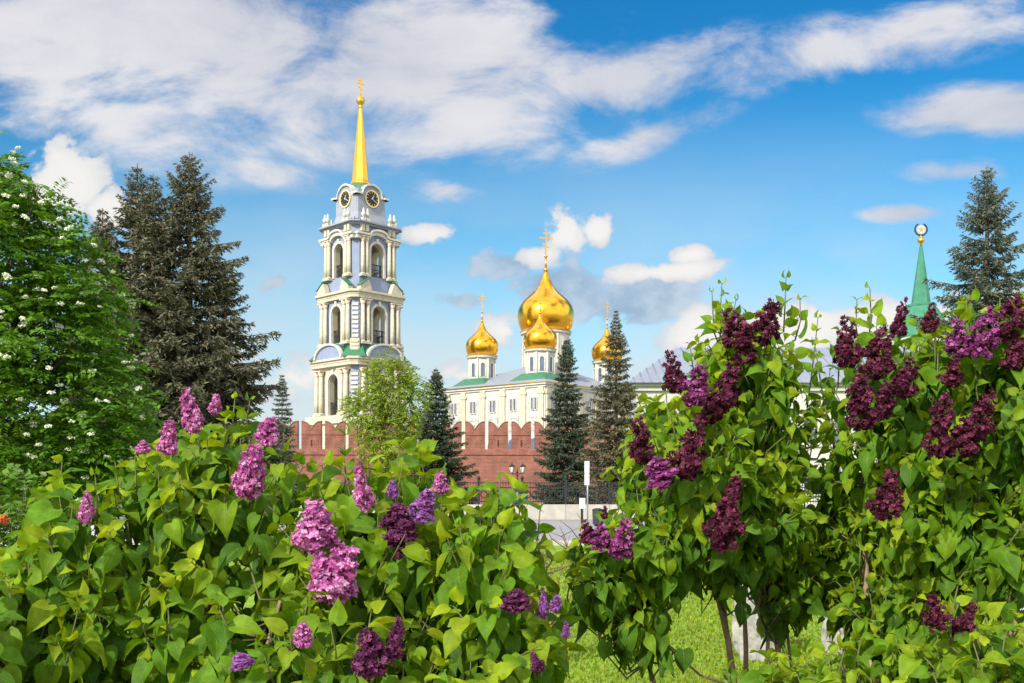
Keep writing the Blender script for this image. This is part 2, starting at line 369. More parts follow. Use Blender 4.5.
def fortress_wall():
    YW = 124.0
    root = empty('fortress_wall', (0, YW, 0), math.radians(2.0), 'red brick fortress wall with swallow tail battlements below the white cathedral', 'wall')
    pitch, gap = 2.88, .44; x0 = -70.0; nm = 52
    zb = 6.65; zt = 10.05
    m = MB(); m.box(x0, x0 + nm * pitch, 0, 3.2, -.2, zb); m.build('wall_face', M_BRICK, root)
    c = MB(); c.box(x0, x0 + nm * pitch, -.14, .02, 5.95, 6.1); c.build('string_course', M_BRICK, root)
    w = pitch - gap
    pts = [(-w / 2, zb), (w / 2, zb)]
    top = []
    for k in range(9):
        q = k / 8; x = w / 2 * (1 - q); z = zt - .95 * (q ** 2.4)
        top.append((x, z))
    pts += top + [(-x, z) for x, z in reversed(top[:-1])]
    mm = MB(); mm.poly(pts, .25, .95)
    mm.box(-w / 2, w / 2, .14, .25, 8.42, 8.54)
    me = mm.mesh('merlon'); me.materials.append(M_BRICK)
    sl = MB(); sl.box(-.09, .09, .235, .249, 7.0, 7.8); ms = sl.mesh('arrow_slit'); ms.materials.append(M_IRON)
    cp = MB(); cp.band([(x, z + .003) for x, z in top], .18, 1.02, .10); cp.band([(-x, z + .003) for x, z in top], .18, 1.02, .10); mc = cp.mesh('coping'); mc.materials.append(mat('weathered_coping', (.20, .13, .11), .9, .3, 3))
    for i in range(nm):
        o = link('merlon', me, None, root); o.location = (x0 + (i + .5) * pitch + .61, 0, 0)
        q = link('coping', mc, None, o)
        if i % 3 != 1: link('arrow_slit', ms, None, o)
fortress_wall()

# ------------------------------------------------------------------ bell tower
def arch_pts(aw, spring, n=12):
    return [(aw / 2 * math.cos(math.pi * k / n), spring + aw / 2 * math.sin(math.pi * k / n)) for k in range(n + 1)]
def arch_wall(mb, Wd, z0, z1, aw, ab, spring, y0, y1, M):
    mb.box(-Wd / 2, -aw / 2, y0, y1, z0, z1, M); mb.box(aw / 2, Wd / 2, y0, y1, z0, z1, M)
    if ab > z0: mb.box(-aw / 2, aw / 2, y0, y1, z0, ab, M)
    ap = arch_pts(aw, spring)
    vs = []; n = len(ap)
    for x, z in ap: vs += [(x, y0, z), (x, y1, z), (x, y0, z1), (x, y1, z1)]
    fs = []
    for i in range(n - 1):
        a = 4 * i; b = a + 4
        fs += [(a, b, b + 2, a + 2), (a + 1, a + 3, b + 3, b + 1), (a, a + 1, b + 1, b), (a + 2, b + 2, b + 3, a + 3)]
    mb.add(vs, fs, False, M)
def arch_trim(mb, aw, ab, spring, tw, y0, y1, M, keystone=True):
    out = arch_pts(aw + 2 * tw, spring); inn = arch_pts(aw, spring); n = len(out)
    out = [(aw / 2 + tw, ab)] + out + [(-aw / 2 - tw, ab)]; inn = [(aw / 2, ab)] + inn + [(-aw / 2, ab)]
    vs = []; fs = []
    for (xo, zo), (xi, zi) in zip(out, inn): vs += [(xo, y0, zo), (xo, y1, zo), (xi, y0, zi), (xi, y1, zi)]
    for i in range(len(out) - 1):
        a = 4 * i; b = a + 4
        fs += [(a, a + 2, b + 2, b), (a, b, b + 1, a + 1), (a + 2, a + 3, b + 3, b + 2)]
    mb.add(vs, fs, False, M)
    if keystone: mb.box(-.25, .25, y0 - .12, y0 + .1, spring + aw / 2 - .05, spring + aw / 2 + .75, M)
def oct_sq(a, c):       # square of half width a with corners cut by c
    return [(a, -a + c), (a, a - c), (a - c, a), (-a + c, a), (-a, a - c), (-a, -a + c), (-a + c, -a), (a - c, -a)]
RZ = [Matrix.Rotation(k * math.pi / 2, 4, 'Z') for k in range(4)]
def column_set(root, h, r):
    sh = MB(); sh.lathe([(r, 0), (r, h * .3), (r * .84, h)], 12); me = sh.mesh('column'); me.materials.append(M_CREAM)
    cp = MB(); cp.lathe([(r * .84, h + .002), (r * 1.0, h + .15), (r * .95, h + .2), (r * 1.45, h + .75)], 12); cp.box(-r * 1.5, r * 1.5, -r * 1.5, r * 1.5, h + .752, h + .92)
    mc = cp.mesh('capital'); mc.materials.append(mat('carved_capital', (.55, .46, .36), .8, .4, 4))
    bs = MB(); bs.box(-r * 1.35, r * 1.35, -r * 1.35, r * 1.35, -.55, -.2); bs.lathe([(r * 1.3, -.198), (r * 1.35, -.1), (r * 1.02, -.002)], 12)
    mbs = bs.mesh('column_base'); mbs.materials.append(M_CREAM)
    def put(M):
        o = link('column', me, None, root); o.matrix_local = M
        link('capital', mc, None, o); link('column_base', mbs, None, o)
    return put
def ortho_cross(mb, z, h, t, M=None):
    mb.box(-t, t, -t, t, z, z + h, M)
    mb.box(-h * .26, h * .26, -t * .9, t * .9, z + h * .62, z + h * .62 + 2 * t, M)
    mb.box(-h * .14, h * .14, -t * .9, t * .9, z + h * .80, z + h * .80 + 1.6 * t, M)
    R = (M or Matrix()) @ Matrix.Translation((0, 0, z + h * .36)) @ Matrix.Rotation(math.radians(25), 4, 'Y')
    mb.box(-h * .15, h * .15, -t * .85, t * .85, -t * .8, t * .8, R)
def bell_tower():
    D = 165.0
    root = empty('bell_tower', (PX(360.5, D), D, 0), math.radians(38 + 8.0), 'tall cream and blue bell tower with clocks and gold spire', 'bell tower')
    # local -y is the face that looks to the right-hand side of the camera
    def walls(a, c, z0, z1, aw, ab, spring, m, name='tier_wall', th=.9):
        for k in range(4):
            b = MB(); arch_wall(b, 2 * (a - c) - .01, z0, z1, aw, ab, spring, -a, -a + th, RZ[k]); b.build(name, m, root)
            if m is not M_CREAM:
                b = MB(); arch_wall(b, 2 * (a - c) - .4, z0 + .01, z1 - .01, aw - .02, ab, spring, -a + th + .003, -a + th + .12, RZ[k]); b.build('inner_wall', M_CREAM, root)
            b = MB(); arch_trim(b, aw - .12, ab + .001, spring, .058, -a + .02, -a + th + .13, RZ[k], False); b.build('arch_reveal', M_CREAM, root)
            s = MB(); arch_trim(s, aw, ab, spring, .42, -a - .22, -a - .002, RZ[k]); s.build('arch_trim', M_WHITE, root)
            r = MB()
            for j in range(int(aw / .3)):
                x = -aw / 2 + (j + .5) * aw / int(aw / .3); r.box(x - .035, x + .035, -a + .3, -a + .37, ab + .002, ab + 2.0, RZ[k])
            r.box(-aw / 2, aw / 2, -a + .27, -a + .40, ab + 2.002, ab + 2.15, RZ[k]); r.box(-aw / 2, aw / 2, -a + .295, -a + .375, ab + 1.2, ab + 1.3, RZ[k]); r.build('railing', M_IRON, root)
            q = MB(); R = RZ[k] @ Matrix.Rotation(math.pi / 4, 4, 'Z'); cl = c * math.sqrt(2); dd = (2 * a - c) / math.sqrt(2)
            q.box(-cl / 2, cl / 2, -dd, -dd + .7, z0, z1, R); q.build('corner_pier', M_BLUE, root)
            if z0 > 30: continue
            u = MB(); zz = z0 + .6
            while zz < z1 - 1.0:
                u.box(-cl / 2 + .12, cl / 2 - .12, -dd - .16, -dd - .002, zz, zz + .42, R); zz += .72
            u.build('rusticated_band', M_WHITE, root)
    def floor(a, c, z, name='tier_floor'):
        b = MB(); b.plan(oct_sq(a - .95, max(.3, c - .5)), z - .3, z - .004); b.build(name, M_CREAM, root)
    def cornice(a, c, z, hs, outs, name='cornice', m=None):
        b = MB(); zz = z
        for h, o in zip(hs, outs): b.plan(oct_sq(a + o, c + o * .6), zz, zz + h - .002); zz += h
        b.build(name, m or M_CREAM, root)
    def bell(z, r):
        b = MB(); b.lathe([(r, 0), (r * .93, .05 * r), (r * .72, .55 * r), (r * .6, 1.1 * r), (r * .5, 1.45 * r), (r * .15, 1.6 * r), (r * .1, 1.9 * r)], 18, M=Matrix.Translation((0, 0, z)))
        b.build('bell', M_DARK, root)
    def paircols(a, c, z, h, r, x1, x2, out):
        put = column_set(root, h, r)
        for k in range(4):
            for x in (-x2, -x1, x1, x2): put(RZ[k] @ Matrix.Translation((x, -a - out, z)))
    # hidden base storey
    b = MB(); b.plan(oct_sq(7.2, 2.0), -.2, 11.2); b.build('base_storey', M_CREAM, root)
    cornice(6.9, 2.0, 11.2, (.9, .8, .5), (.3, .7, .4))
    # tier one
    a, c = 5.35, .95
    walls(a, c, 13.41, 21.4, 2.7, 13.6, 18.9, M_CREAM); floor(a, c, 13.9)
    paircols(a, c, 14.1, 5.9, .40, 2.75, 3.9, .55)
    cornice(a + .75, c, 21.4, (.5, .4, .35), (0, .08, .38))
    bell(16.8, .95)
    for k in range(4):      # round pediments with green backs over tier one
        R = RZ[k]
        pts = [(3.4 * math.cos(math.pi * j / 12), 22.66 + 2.1 * math.sin(math.pi * j / 12)) for j in range(13)]
        p = MB(); p.poly(pts, -a - 1.0, -a + .6, R); p.build('pediment_field', M_BLUE, root)
        q = MB(); o2 = [(3.75 * math.cos(math.pi * j / 12), 22.66 + 2.4 * math.sin(math.pi * j / 12)) for j in range(13)]
        vs = []; fs = []
        for (x1, z1), (x2, z2) in zip(o2, pts): vs += [(x1, -a - 1.35, z1), (x1, -a - .8, z1), (x2, -a - 1.35, z2), (x2, -a - .8, z2)]
        for i in range(12):
            A = 4 * i; B = A + 4; fs += [(A, A + 2, B + 2, B), (A, B, B + 1, A + 1), (A + 2, A + 3, B + 3, B + 2), (A + 1, B + 1, B + 3, A + 3)]
        q.add(vs, fs, False, R); q.build('pediment_arch', M_WHITE, root)
        g = MB(); g.poly([(x * 1.0, z + .03) for x, z in o2], -a - .79, -a + 1.2, R); g.build('pediment_roof', M_GREEN_ROOF, root)
        # concave green roofs running to the corners
        Rc = R @ Matrix.Rotation(math.pi / 4, 4, 'Z')
        h = MB(); h.frustum([(-1.9, -8.2), (1.9, -8.2), (1.5, -4.0), (-1.5, -4.0)], 22.66, [(-1.2, -6.4), (1.2, -6.4), (1.2, -4.0), (-1.2, -4.0)], 24.5, Rc); h.build('corner_roof', M_GREEN_ROOF, root)
        h = MB(); h.box(-.75, .75, -6.95, -4.5, 22.87, 25.6, Rc)
        for zz in (23.2, 23.8, 24.4, 25.0): h.box(-.6, .6, -7.08, -6.952, zz, zz + .3, Rc)
        h.build('corner_pedestal', M_CREAM, root)
    # tier two
    a, c = 4.75, .85
    b = MB(); b.plan(oct_sq(a + .1, c), 22.66, 24.6); b.build('tier_plinth', M_GREYBLUE, root)
    walls(a, c, 24.61, 32.2, 2.55, 25.3, 30.0, M_BLUE); floor(a, c, 25.3)
    paircols(a, c, 25.4, 5.7, .36, 2.5, 3.5, .45)
    cornice(a + .6, c, 32.2, (.5, .35, .35), (0, .08, .40)); bell(28.0, .95)
    for k in range(4):      # broken pediment pieces above the corners
        for sgn in (-1, 1):
            g = MB(); g.poly([(sgn * 1.9, 33.41), (sgn * 4.2, 33.41), (sgn * 4.2, 34.0), (sgn * 3.0, 35.0), (sgn * 2.6, 35.2)], -a - .9, -a + .1, RZ[k]); g.build('broken_pediment', M_CREAM, root)
            g = MB(); g.add([(sgn * 4.3, -a - 1.05, 34.05), (sgn * 4.3, -a + .1, 34.05), (sgn * 2.5, -a + .1, 35.35), (sgn * 2.5, -a - 1.05, 35.35),
                             (sgn * 4.3, -a - 1.05, 34.2), (sgn * 4.3, -a + .1, 34.2), (sgn * 2.5, -a + .1, 35.5), (sgn * 2.5, -a - 1.05, 35.5)],
                            [(0, 1, 2, 3), (4, 5, 6, 7), (0, 1, 5, 4), (1, 2, 6, 5), (2, 3, 7, 6), (3, 0, 4, 7)], False, RZ[k]); g.build('pediment_roof', M_GREEN_ROOF, root)
    # tier three
    a, c = 4.25, .8
    b = MB(); b.plan(oct_sq(a + .15, c), 33.41, 35.5); b.build('tier_plinth', M_BLUE, root)
    walls(a, c, 35.51, 44.0, 2.5, 36.0, 40.2, M_BLUE); floor(a, c, 36.0)
    paircols(a, c, 36.3, 5.0, .33, 2.3, 3.1, .40); bell(38.4, .9)
    for k in range(4):
        base = [(-4.45, 42.35), (-2.2, 42.35)] + [(-1.7 * math.cos(math.pi * j / 10), 42.35 + .2 + .75 * math.sin(math.pi * j / 10)) for j in range(11)] + [(2.2, 42.35), (4.45, 42.35)]
        p = MB(); p.band(base, -a - .95, -a - .002, .32, RZ[k]); p.band([(x * .97, z - .62) for x, z in base], -a - .62, -a - .002, .6, RZ[k]); p.build('wavy_cornice', M_WHITE, root)
        for x in (-3.1, -2.3, 2.3, 3.1):
            d = MB(); d.box(x - .3, x + .3, -a - .62, -a - .003, 43.0, 44.0, RZ[k]); d.build('attic_pilaster', M_CREAM, root)
    cornice(a + .55, c, 44.002, (.3, .22), (.05, .55), m=M_GREYBLUE)
    b = MB(); b.frustum(oct_sq(a + .9, c + .3), 44.53, oct_sq(3.0, .35), 45.2); b.build('belfry_roof', M_GREEN_ROOF, root)
    fin = MB(); fin.box(-.3, .3, -.3, .3, 0, .5); fin.lathe([(.12, .5), (.36, .9), (.4, 1.15), (.16, 1.5), (.2, 1.7), (.05, 2.1)], 10)
    fm = fin.mesh('finial'); fm.materials.append(M_WHITE)
    for k in range(4):
        for x in (-3.1, -2.3, 2.3, 3.1):
            o = link('finial', fm, None, root); o.matrix_local = RZ[k] @ Matrix.Translation((x, -a - .62, 44.55))
    # clock stage
    a = 2.95
    b = MB(); b.frustum(oct_sq(a + .45, .3), 45.2, oct_sq(a, .25), 46.5); b.plan(oct_sq(a, .25), 46.5, 50.3); b.build('clock_stage', M_GREYBLUE, root)
    for k in range(4):
        prof = [(-3.5, 49.3), (-2.1, 49.3)] + [(-2.0 * math.cos(math.pi * j / 12), 49.35 + 1.75 * math.sin(math.pi * j / 12)) for j in range(13)] + [(2.1, 49.3), (3.5, 49.3)]
        f = MB(); f.poly([(-2.0, 49.2)] + prof[2:-2] + [(2.0, 49.2)], -a - .06, -a + .7, RZ[k]); f.build('clock_gable', M_GREYBLUE, root)
        p = MB(); p.band(prof, -a - .38, -a + .6, .30, RZ[k]); p.build('clock_cornice', M_WHITE, root)
        T = RZ[k] @ Matrix.Translation((0, -a - .06, 49.0)) @ Matrix.Rotation(math.pi / 2, 4, 'X')
        cf = MB(); cf.lathe([(1.25, .002), (1.25, .10)], 32, M=T, smooth=False); cfo = cf.build('clock_face', M_IRON, root)
        rg = MB()
        vs = []; fs = []; n = 36
        for i in range(n):
            t = 2 * math.pi * i / n
            for r, z in ((1.22, .0), (1.22, .16), (1.42, .16), (1.42, .0)): vs.append((r * math.cos(t), r * math.sin(t), z))
        for i in range(n):
            j = (i + 1) % n
            for q in range(4): fs.append((4 * i + q, 4 * i + (q + 1) % 4, 4 * j + (q + 1) % 4, 4 * j + q))
        rg.add(vs, fs, False, T); rg.build('clock_ring', mat('pale_gilt', (.75, .60, .36), .5, .1, 3), cfo)
        tk = MB()
        for i in range(12):
            tk.box(-.05, .05, .88, 1.12, .101, .13, T @ Matrix.Rotation(i * math.pi / 6, 4, 'Z'))
        tk.build('hour_marks', M_GOLD2, cfo)
        hd = MB(); hd.box(-.05, .05, -.2, .95, .131, .16, T @ Matrix.Rotation(-2.1, 4, 'Z')); hd.box(-.07, .07, -.15, .62, .161, .19, T @ Matrix.Rotation(-.5, 4, 'Z')); hd.build('clock_hands', M_WHITE, cfo)
    b = MB(); b.lathe([(2.95, 50.3), (2.75, 50.9), (2.2, 51.5), (1.55, 51.9)], 8, smooth=False, ph=math.pi / 8); b.build('cupola', M_GREEN_ROOF, root)
    s = MB(); s.lathe([(1.65, 51.9), (1.65, 52.1), (1.42, 52.5), (.30, 64.6)], 8, smooth=False, ph=math.pi / 8); sp = s.build('spire', M_GOLD2, root)
    s = MB(); s.lathe([(.34, 64.6), (.42, 64.75), (.28, 64.9), (.28, 65.05), (.6, 65.4), (.72, 65.85), (.58, 66.3), (.2, 66.65), (.12, 66.9)], 16); s.build('spire_ball', M_GOLD2, sp)
    s = MB(); ortho_cross(s, 66.9, 2.8, .08); s.build('cross', M_GOLD2, sp)
bell_tower()

# ------------------------------------------------------------------ cathedral
M_CARVED = mat('carved_stone', (.46, .45, .42), .8, .35, 2.2)
def cathedral():
    e1 = Vector((-.77, .638, 0)); e2 = Vector((.638, .77, 0))
    ang = math.atan2(e2.y, e2.x)     # local x along e2, local y along e1
    root = empty('cathedral', (5.3, 160, 0), ang, 'white cathedral with five gold onion domes behind the brick wall', 'cathedral')
    LX, LY, ZE = 28.7, 22.0, 18.2
    b = MB(); b.box(0, LX, 0, LY, -.2, ZE); b.build('wall', M_WHITE, root)
    b = MB()
    for z, h, o in ((ZE + .002, .35, .25), (ZE + .354, .3, .55)): b.box(-o, LX + o, -o, LY + o, z, z + h - .002)
    b.build('cornice', M_WHITE, root)
    b = MB(); b.box(-.7, LX + .7, -.7, LY + .7, ZE + .655, ZE + .80); b.build('gilt_eave', M_GOLD2, root)
    # hipped roof
    z0 = ZE + .8; zr = z0 + 4.6
    b = MB(); b.add([(-.6, -.6, z0), (LX + .6, -.6, z0), (LX + .6, LY + .6, z0), (-.6, LY + .6, z0), (LY / 2, LY / 2, zr), (LX - LY / 2, LY / 2, zr)],
                    [(0, 1, 5, 4), (1, 2, 5), (2, 3, 4, 5), (3, 0, 4), (3, 2, 1, 0)])
    for i in range(30):          # standing seams on the two near slopes
        pass
    b.build('roof', M_GREY_ROOF, root)
    # facade: near faces are local x=0 (left in the photo) and local y=0 (right)
    def face(Mf, Ln, nb):
        bay = Ln / nb
        w = MB(); g = MB(); o = MB(); r = MB()
        for i in range(nb + 1):
            x = i * bay; x = min(max(x, .75), Ln - .75)
            w.box(x - .55, x + .55, -.28, -.002, 0, ZE, Mf); w.box(x - .75, x + .75, -.36, -.001, ZE - 1.1, ZE - .7, Mf)
        w.build('pilaster', M_CREAM, root)
        for i in range(nb):
            x = (i + .5) * bay
            for k in (-1, 1):
                xs = x + k * (bay / 2 - 1.15)
                r.box(xs - .17, xs + .17, -.06, -.003, 9.0, ZE - 1.5, Mf)
            for k in (-.36, .36):
                win = MB(); win.box(x + k - .19, x + k + .19, -.10, -.004, 14.6, 16.5, Mf); fr = win.build('window', M_GLASS, root)
                t = MB()
                for (xa, xb, za, zb) in ((-.31, -.2, 14.5, 16.6), (.2, .31, 14.5, 16.6), (-.2, .2, 16.51, 16.65), (-.2, .2, 14.45, 14.59)): t.box(x + k + xa, x + k + xb, -.2, -.004, za, zb, Mf)
                t.build('window_frame', M_WHITE, fr)
            o = MB(); o.box(x - 1.15, x + 1.15, -.16, -.003, 11.2, 13.7, Mf)
            o.lathe([(.5, 0), (.5, .12), (.3, .2)], 14, M=Mf @ Matrix.Translation((x, -.162, 12.6)) @ Matrix.Rotation(math.pi / 2, 4, 'X'), smooth=False)
            o.box(x - .9, x + .9, -.24, -.163, 11.5, 11.75, Mf); o.box(x - .9, x + .9, -.24, -.163, 13.3, 13.5, Mf); o.build('carved_panel', M_CARVED, root)
            a = MB(); arch_trim(a, 2.2, 6.0, 8.9, .35, -.3, -.004, Mf, False); a.build('arch_trim', M_WHITE, root)
            a = MB(); pts = [(1.1, 6.0)] + arch_pts(2.2, 8.9) + [(-1.1, 6.0)]
            a.poly([(xx + 0, z) for xx, z in pts], -.12, -.005, Mf @ Matrix.Translation((0, 0, 0))); 
            for v in range(len(a.v)): a.v[v] = tuple(Vector(a.v[v]) + (Mf.to_3x3() @ Vector((x, 0, 0))))
            a.build('window', M_GLASS, root)
        r.build('recessed_panel', M_CARVED, root)
    # the left face: running along local y, outward -x
    Mleft = Matrix.Rotation(-math.pi / 2, 4, 'Z') @ Matrix.Translation((-LY, 0, 0))
    Mright = Matrix.Identity(4)
    face(Mleft, LY, 5); face(Mright, LX, 6)
    b = MB(); b.box(1.6, 4.6, -.13, -.003, 3, ZE - 1.2); b.build('blue_panel', M_BLUE, root)
    # domes
    def onion(x, y, zb, hd, R, rd, zbase, hc, n_win, big):
        T = Matrix.Translation((x, y, 0))
        d = MB(); d.lathe([(rd, zbase), (rd, zb)], 16 if big else 8, M=T, smooth=False, ph=math.pi / 8); dr = d.build('drum', M_WHITE, root)
        d = MB(); d.lathe([(rd + .05, zb - .55), (rd + .3, zb - .4), (rd + .3, zb - .1), (rd + .45, zb + .05)], 24, M=T, smooth=False); d.build('drum_cornice', M_CREAM, dr)
        for i in range(n_win):
            R2 = T @ Matrix.Rotation(2 * math.pi * i / n_win + math.pi / n_win * 0, 4, 'Z')
            rr = rd * math.cos(math.pi / (16 if big else 8))
            wz0, wz1 = zbase + (zb - zbase) * .35, zb - 1.5 * (1.3 if big else .9); ww = rd * (.24 if big else .30)
            pts = [(ww / 2, wz0)] + arch_pts(ww, wz1 - ww / 2, 8) + [(-ww / 2, wz0)]
            w = MB(); w.poly(pts, -rr - .06, -rr + .1, R2); wo = w.build('drum_window', M_GLASS, dr)
            t = MB(); arch_trim(t, ww, wz0, wz1 - ww / 2, .16, -rr - .14, -rr - .0, R2, False); t.build('window_frame', M_WHITE, wo)
            R3 = T @ Matrix.Rotation(2 * math.pi * (i + .5) / n_win, 4, 'Z')
            p = MB(); rp = rd * (1.0 if not big else math.cos(math.pi / 16))
            p.lathe([(.20, zbase + .1), (.17, zb - .6)], 8, M=R3 @ Matrix.Translation((0, -rp - .03, 0))); p.build('half_column', M_WHITE, dr)
        prof = [(.80, 0.0), (.86, .03), (.93, .09), (.985, .18), (1.0, .27), (.985, .345), (.93, .42), (.83, .49), (.69, .555), (.54, .615), (.405, .675), (.295, .74), (.21, .81), (.145, .88), (.095, .95), (.06, 1.0)]
        q = MB(); q.lathe([(R * r, zb + .05 + hd * z) for r, z in prof], 40, M=T); do = q.build('onion_dome', M_GOLD, root)
        zt = zb + .05 + hd
        q = MB(); q.lathe([(R * .06, zt), (R * .09, zt + .02 * hd), (R * .05, zt + .05 * hd)], 12, M=T)
        nk = hc * .32
        q.lathe([(R * .035, zt + .04 * hd), (R * .03, zt + nk)], 8, M=T); q.lathe([(.02, zt + nk * .98), (R * .065, zt + nk * 1.05), (R * .065, zt + nk * 1.12), (.02, zt + nk * 1.2)], 12, M=T)
        q.build('dome_neck', M_GOLD2, do)
        q = MB(); ortho_cross(q, zt + nk * 1.15, hc - nk * 1.15, .06 if not big else .10, T @ Matrix.Rotation(math.radians(-38), 4, 'Z')); q.build('cross', M_GOLD2, do)
    sm = [(4.5, 4.5), (4.5, 17.4), (24.2, 4.5), (24.2, 17.4)]
    for (x, y) in sm:
        onion(x, y, 24.9, 6.0, 2.85, 2.35, 19.2, 5.0, 8, False)
        s = MB(); s.frustum([(x + 4.3 * sx, y + 4.3 * sy) for sx, sy in ((-1, -1), (1, -1), (1, 1), (-1, 1))], 19.03, [(x + 2.2 * sx, y + 2.2 * sy) for sx, sy in ((-1, -1), (1, -1), (1, 1), (-1, 1))], 20.9)
        s.build('green_roof_skirt', M_GREEN_ROOF, root)
    onion(14.35, 10.95, 29.6, 10.9, 5.05, 4.2, 20.0, 7.6, 8, True)
cathedral()

# ------------------------------------------------------------------ tower with green spire (right)
def spire_tower():
    D = 120.0; x = PX(921, D); z = lambda py: EYE + (HY - py) / F * D
    root = empty('spire_tower', (x, D, 0), .3, 'green spire with wreath emblem rising behind the lilacs on the right', 'spire')
    m_cu = mat('green_copper', (.055, .21, .13), .6, .2, 1.0, spec=.2)
    b = MB(); b.box(-3.2, 3.2, -3.2, 3.2, 0, z(345)); b.build('tower_body', M_WHITE, root)
    b = MB(); b.box(-3.6, 3.6, -3.6, 3.6, z(345) + .002, z(345) + .5); b.build('cornice', M_WHITE, root)
    b = MB(); b.lathe([(3.3, z(341)), (3.2, z(335)), (2.9, z(325)), (2.45, z(317)), (1.85, z(309)), (1.62, z(307))], 24); b.build('dome', m_cu, root)
    b = MB(); b.lathe([(1.75, z(307) + .002), (1.75, z(305)), (1.15, z(304)), (1.1, z(303)), (.16, z(246))], 8, smooth=False); sp = b.build('spire', m_cu, root)
    b = MB(); b.lathe([(.16, z(246) + .002), (.1, z(244)), (.38, z(242)), (.42, z(240)), (.3, z(238)), (.1, z(237)), (.1, z(235)), (.3, z(234.5)), (.1, z(234))], 14); b.build('finial', M_GOLD2, sp)
    zc = z(229.5); e = MB(); R = Matrix.Rotation(-.3, 4, 'Z')
    e.lathe([(.52, -.05), (.52, .05)], 28, M=R @ Matrix.Translation((0, 0, zc)) @ Matrix.Rotation(math.pi / 2, 4, 'X'), smooth=False); em = e.build('emblem_disc', mat('emblem_silver', (.40, .43, .46), .4, .15, 6), sp)
    st = MB(); pts = []
    for i in range(10):
        r = .34 if i % 2 == 0 else .14; t = math.pi / 2 + i * math.pi / 5; pts.append((r * math.cos(t), zc + r * math.sin(t)))
    st.poly(pts, -.09, -.052, R); st.build('star', M_GOLD2, em)
    wr = MB(); rng = random.Random(4)
    for i in range(30):
        t = math.radians(-235 + 290 * i / 29); c = Vector((.72 * math.cos(t), 0, zc + .72 * math.sin(t)))
        for k in range(2):
            dr = Vector((-math.sin(t) * (1 if math.cos(t) > 0 else -1) + (k - .5) * math.cos(t) * 1.2, 0, math.cos(t) * (1 if math.cos(t) > 0 else -1) + (k - .5) * math.sin(t) * 1.2)).normalized()
            wr.tube([R @ (c - dr * .12), R @ (c + Vector((0, rng.uniform(-.06, .06), 0))), R @ (c + dr * .17)], [.03, .09, .01], 5)
    wr.build('wreath', mat('blackened_bronze', (.02, .025, .035), .5, .3, 8), sp)
spire_tower()

# ------------------------------------------------------------------ long white building on the right
def long_building():
    D = 82.0; z = lambda py: EYE + (HY - py) / F * D
    x0 = PX(636, D); x1 = x0 + 62
    root = empty('long_building', (x0, D, 0), 0, 'long white building with grey metal roof behind the right lilacs', 'building')
    m_w = mat('white_plaster', (.48, .47, .455), .8, .1, .6)
    ze = z(391); zr = 14.4
    b = MB(); b.box(0, 62, 0, 16, -.2, ze); b.build('wall', m_w, root)
    b = MB(); b.box(-.3, 62.3, -.3, 16.3, ze + .002, ze + .35); b.box(-.5, 62.5, -.5, 16.5, ze + .352, ze + .6); b.build('cornice', m_w, root)
    m_r = mat('silver_roof_metal', (.20, .23, .30), .5, .15, .5, spec=.5)
    b = MB(); b.add([(-.9, -.9, ze + .602), (62.9, -.9, ze + .602), (62.9, 16.9, ze + .602), (-.9, 16.9, ze + .602), (4.6, 8, zr), (57.4, 8, zr)], [(0, 1, 5, 4), (1, 2, 5), (2, 3, 4, 5), (3, 0, 4), (3, 2, 1, 0)]); ro = b.build('roof', m_r, root)
    s = MB()
    for i in range(40):
        xx = 5 + i * 1.2
        s.tube([(xx, -.9, ze + .64), (xx, 8, zr + .03)], .045, 4)
    for i in range(1, 8):
        q = i / 8; s.tube([(-.9 + 5.5 * q, -.9 + 8.9 * q, ze + .64 + (zr - ze - .6) * q), (-.9 + 5.5 * q, -.9 + 8.9 * q, ze + .64 + (zr - ze - .6) * q + .05)], .05, 4)
        s.tube([(-.9 + 5.5 * q, -.9, ze + .64), (-.9 + 5.5 * q, -.9 + 8.9 * q, ze + .64 + (zr - ze - .6) * q)], .045, 4)
    s.build('roof_seams', m_r, ro)
    fm = MB(); fm.box(-.55, .55, -.05, -.003, 0, 1.9); wm = fm.mesh('window'); wm.materials.append(M_GLASS)
    fr = MB()
    for (a, b2, c, d) in ((-.75, -.552, -.1, 2.1), (.552, .75, -.1, 2.1), (-.552, .552, 1.902, 2.1), (-.04, .04, 0, 1.9), (-.552, .552, 1.2, 1.27)): fr.box(a, b2, -.13, -.004, c, d)
    fr.box(-.85, .85, -.2, -.003, -.25, -.102); fmh = fr.mesh('window_frame'); fmh.materials.append(m_w)
    for i in range(24):
        for zz in (1.4, 5.4):
            o = link('window', wm, None, root); o.location = (1.8 + i * 2.5, 0, zz); link('window_frame', fmh, None, o)
    b = MB(); b.box(0, 62, -.15, -.003, 4.1, 4.4); b.build('string_course', m_w, root)
long_building()

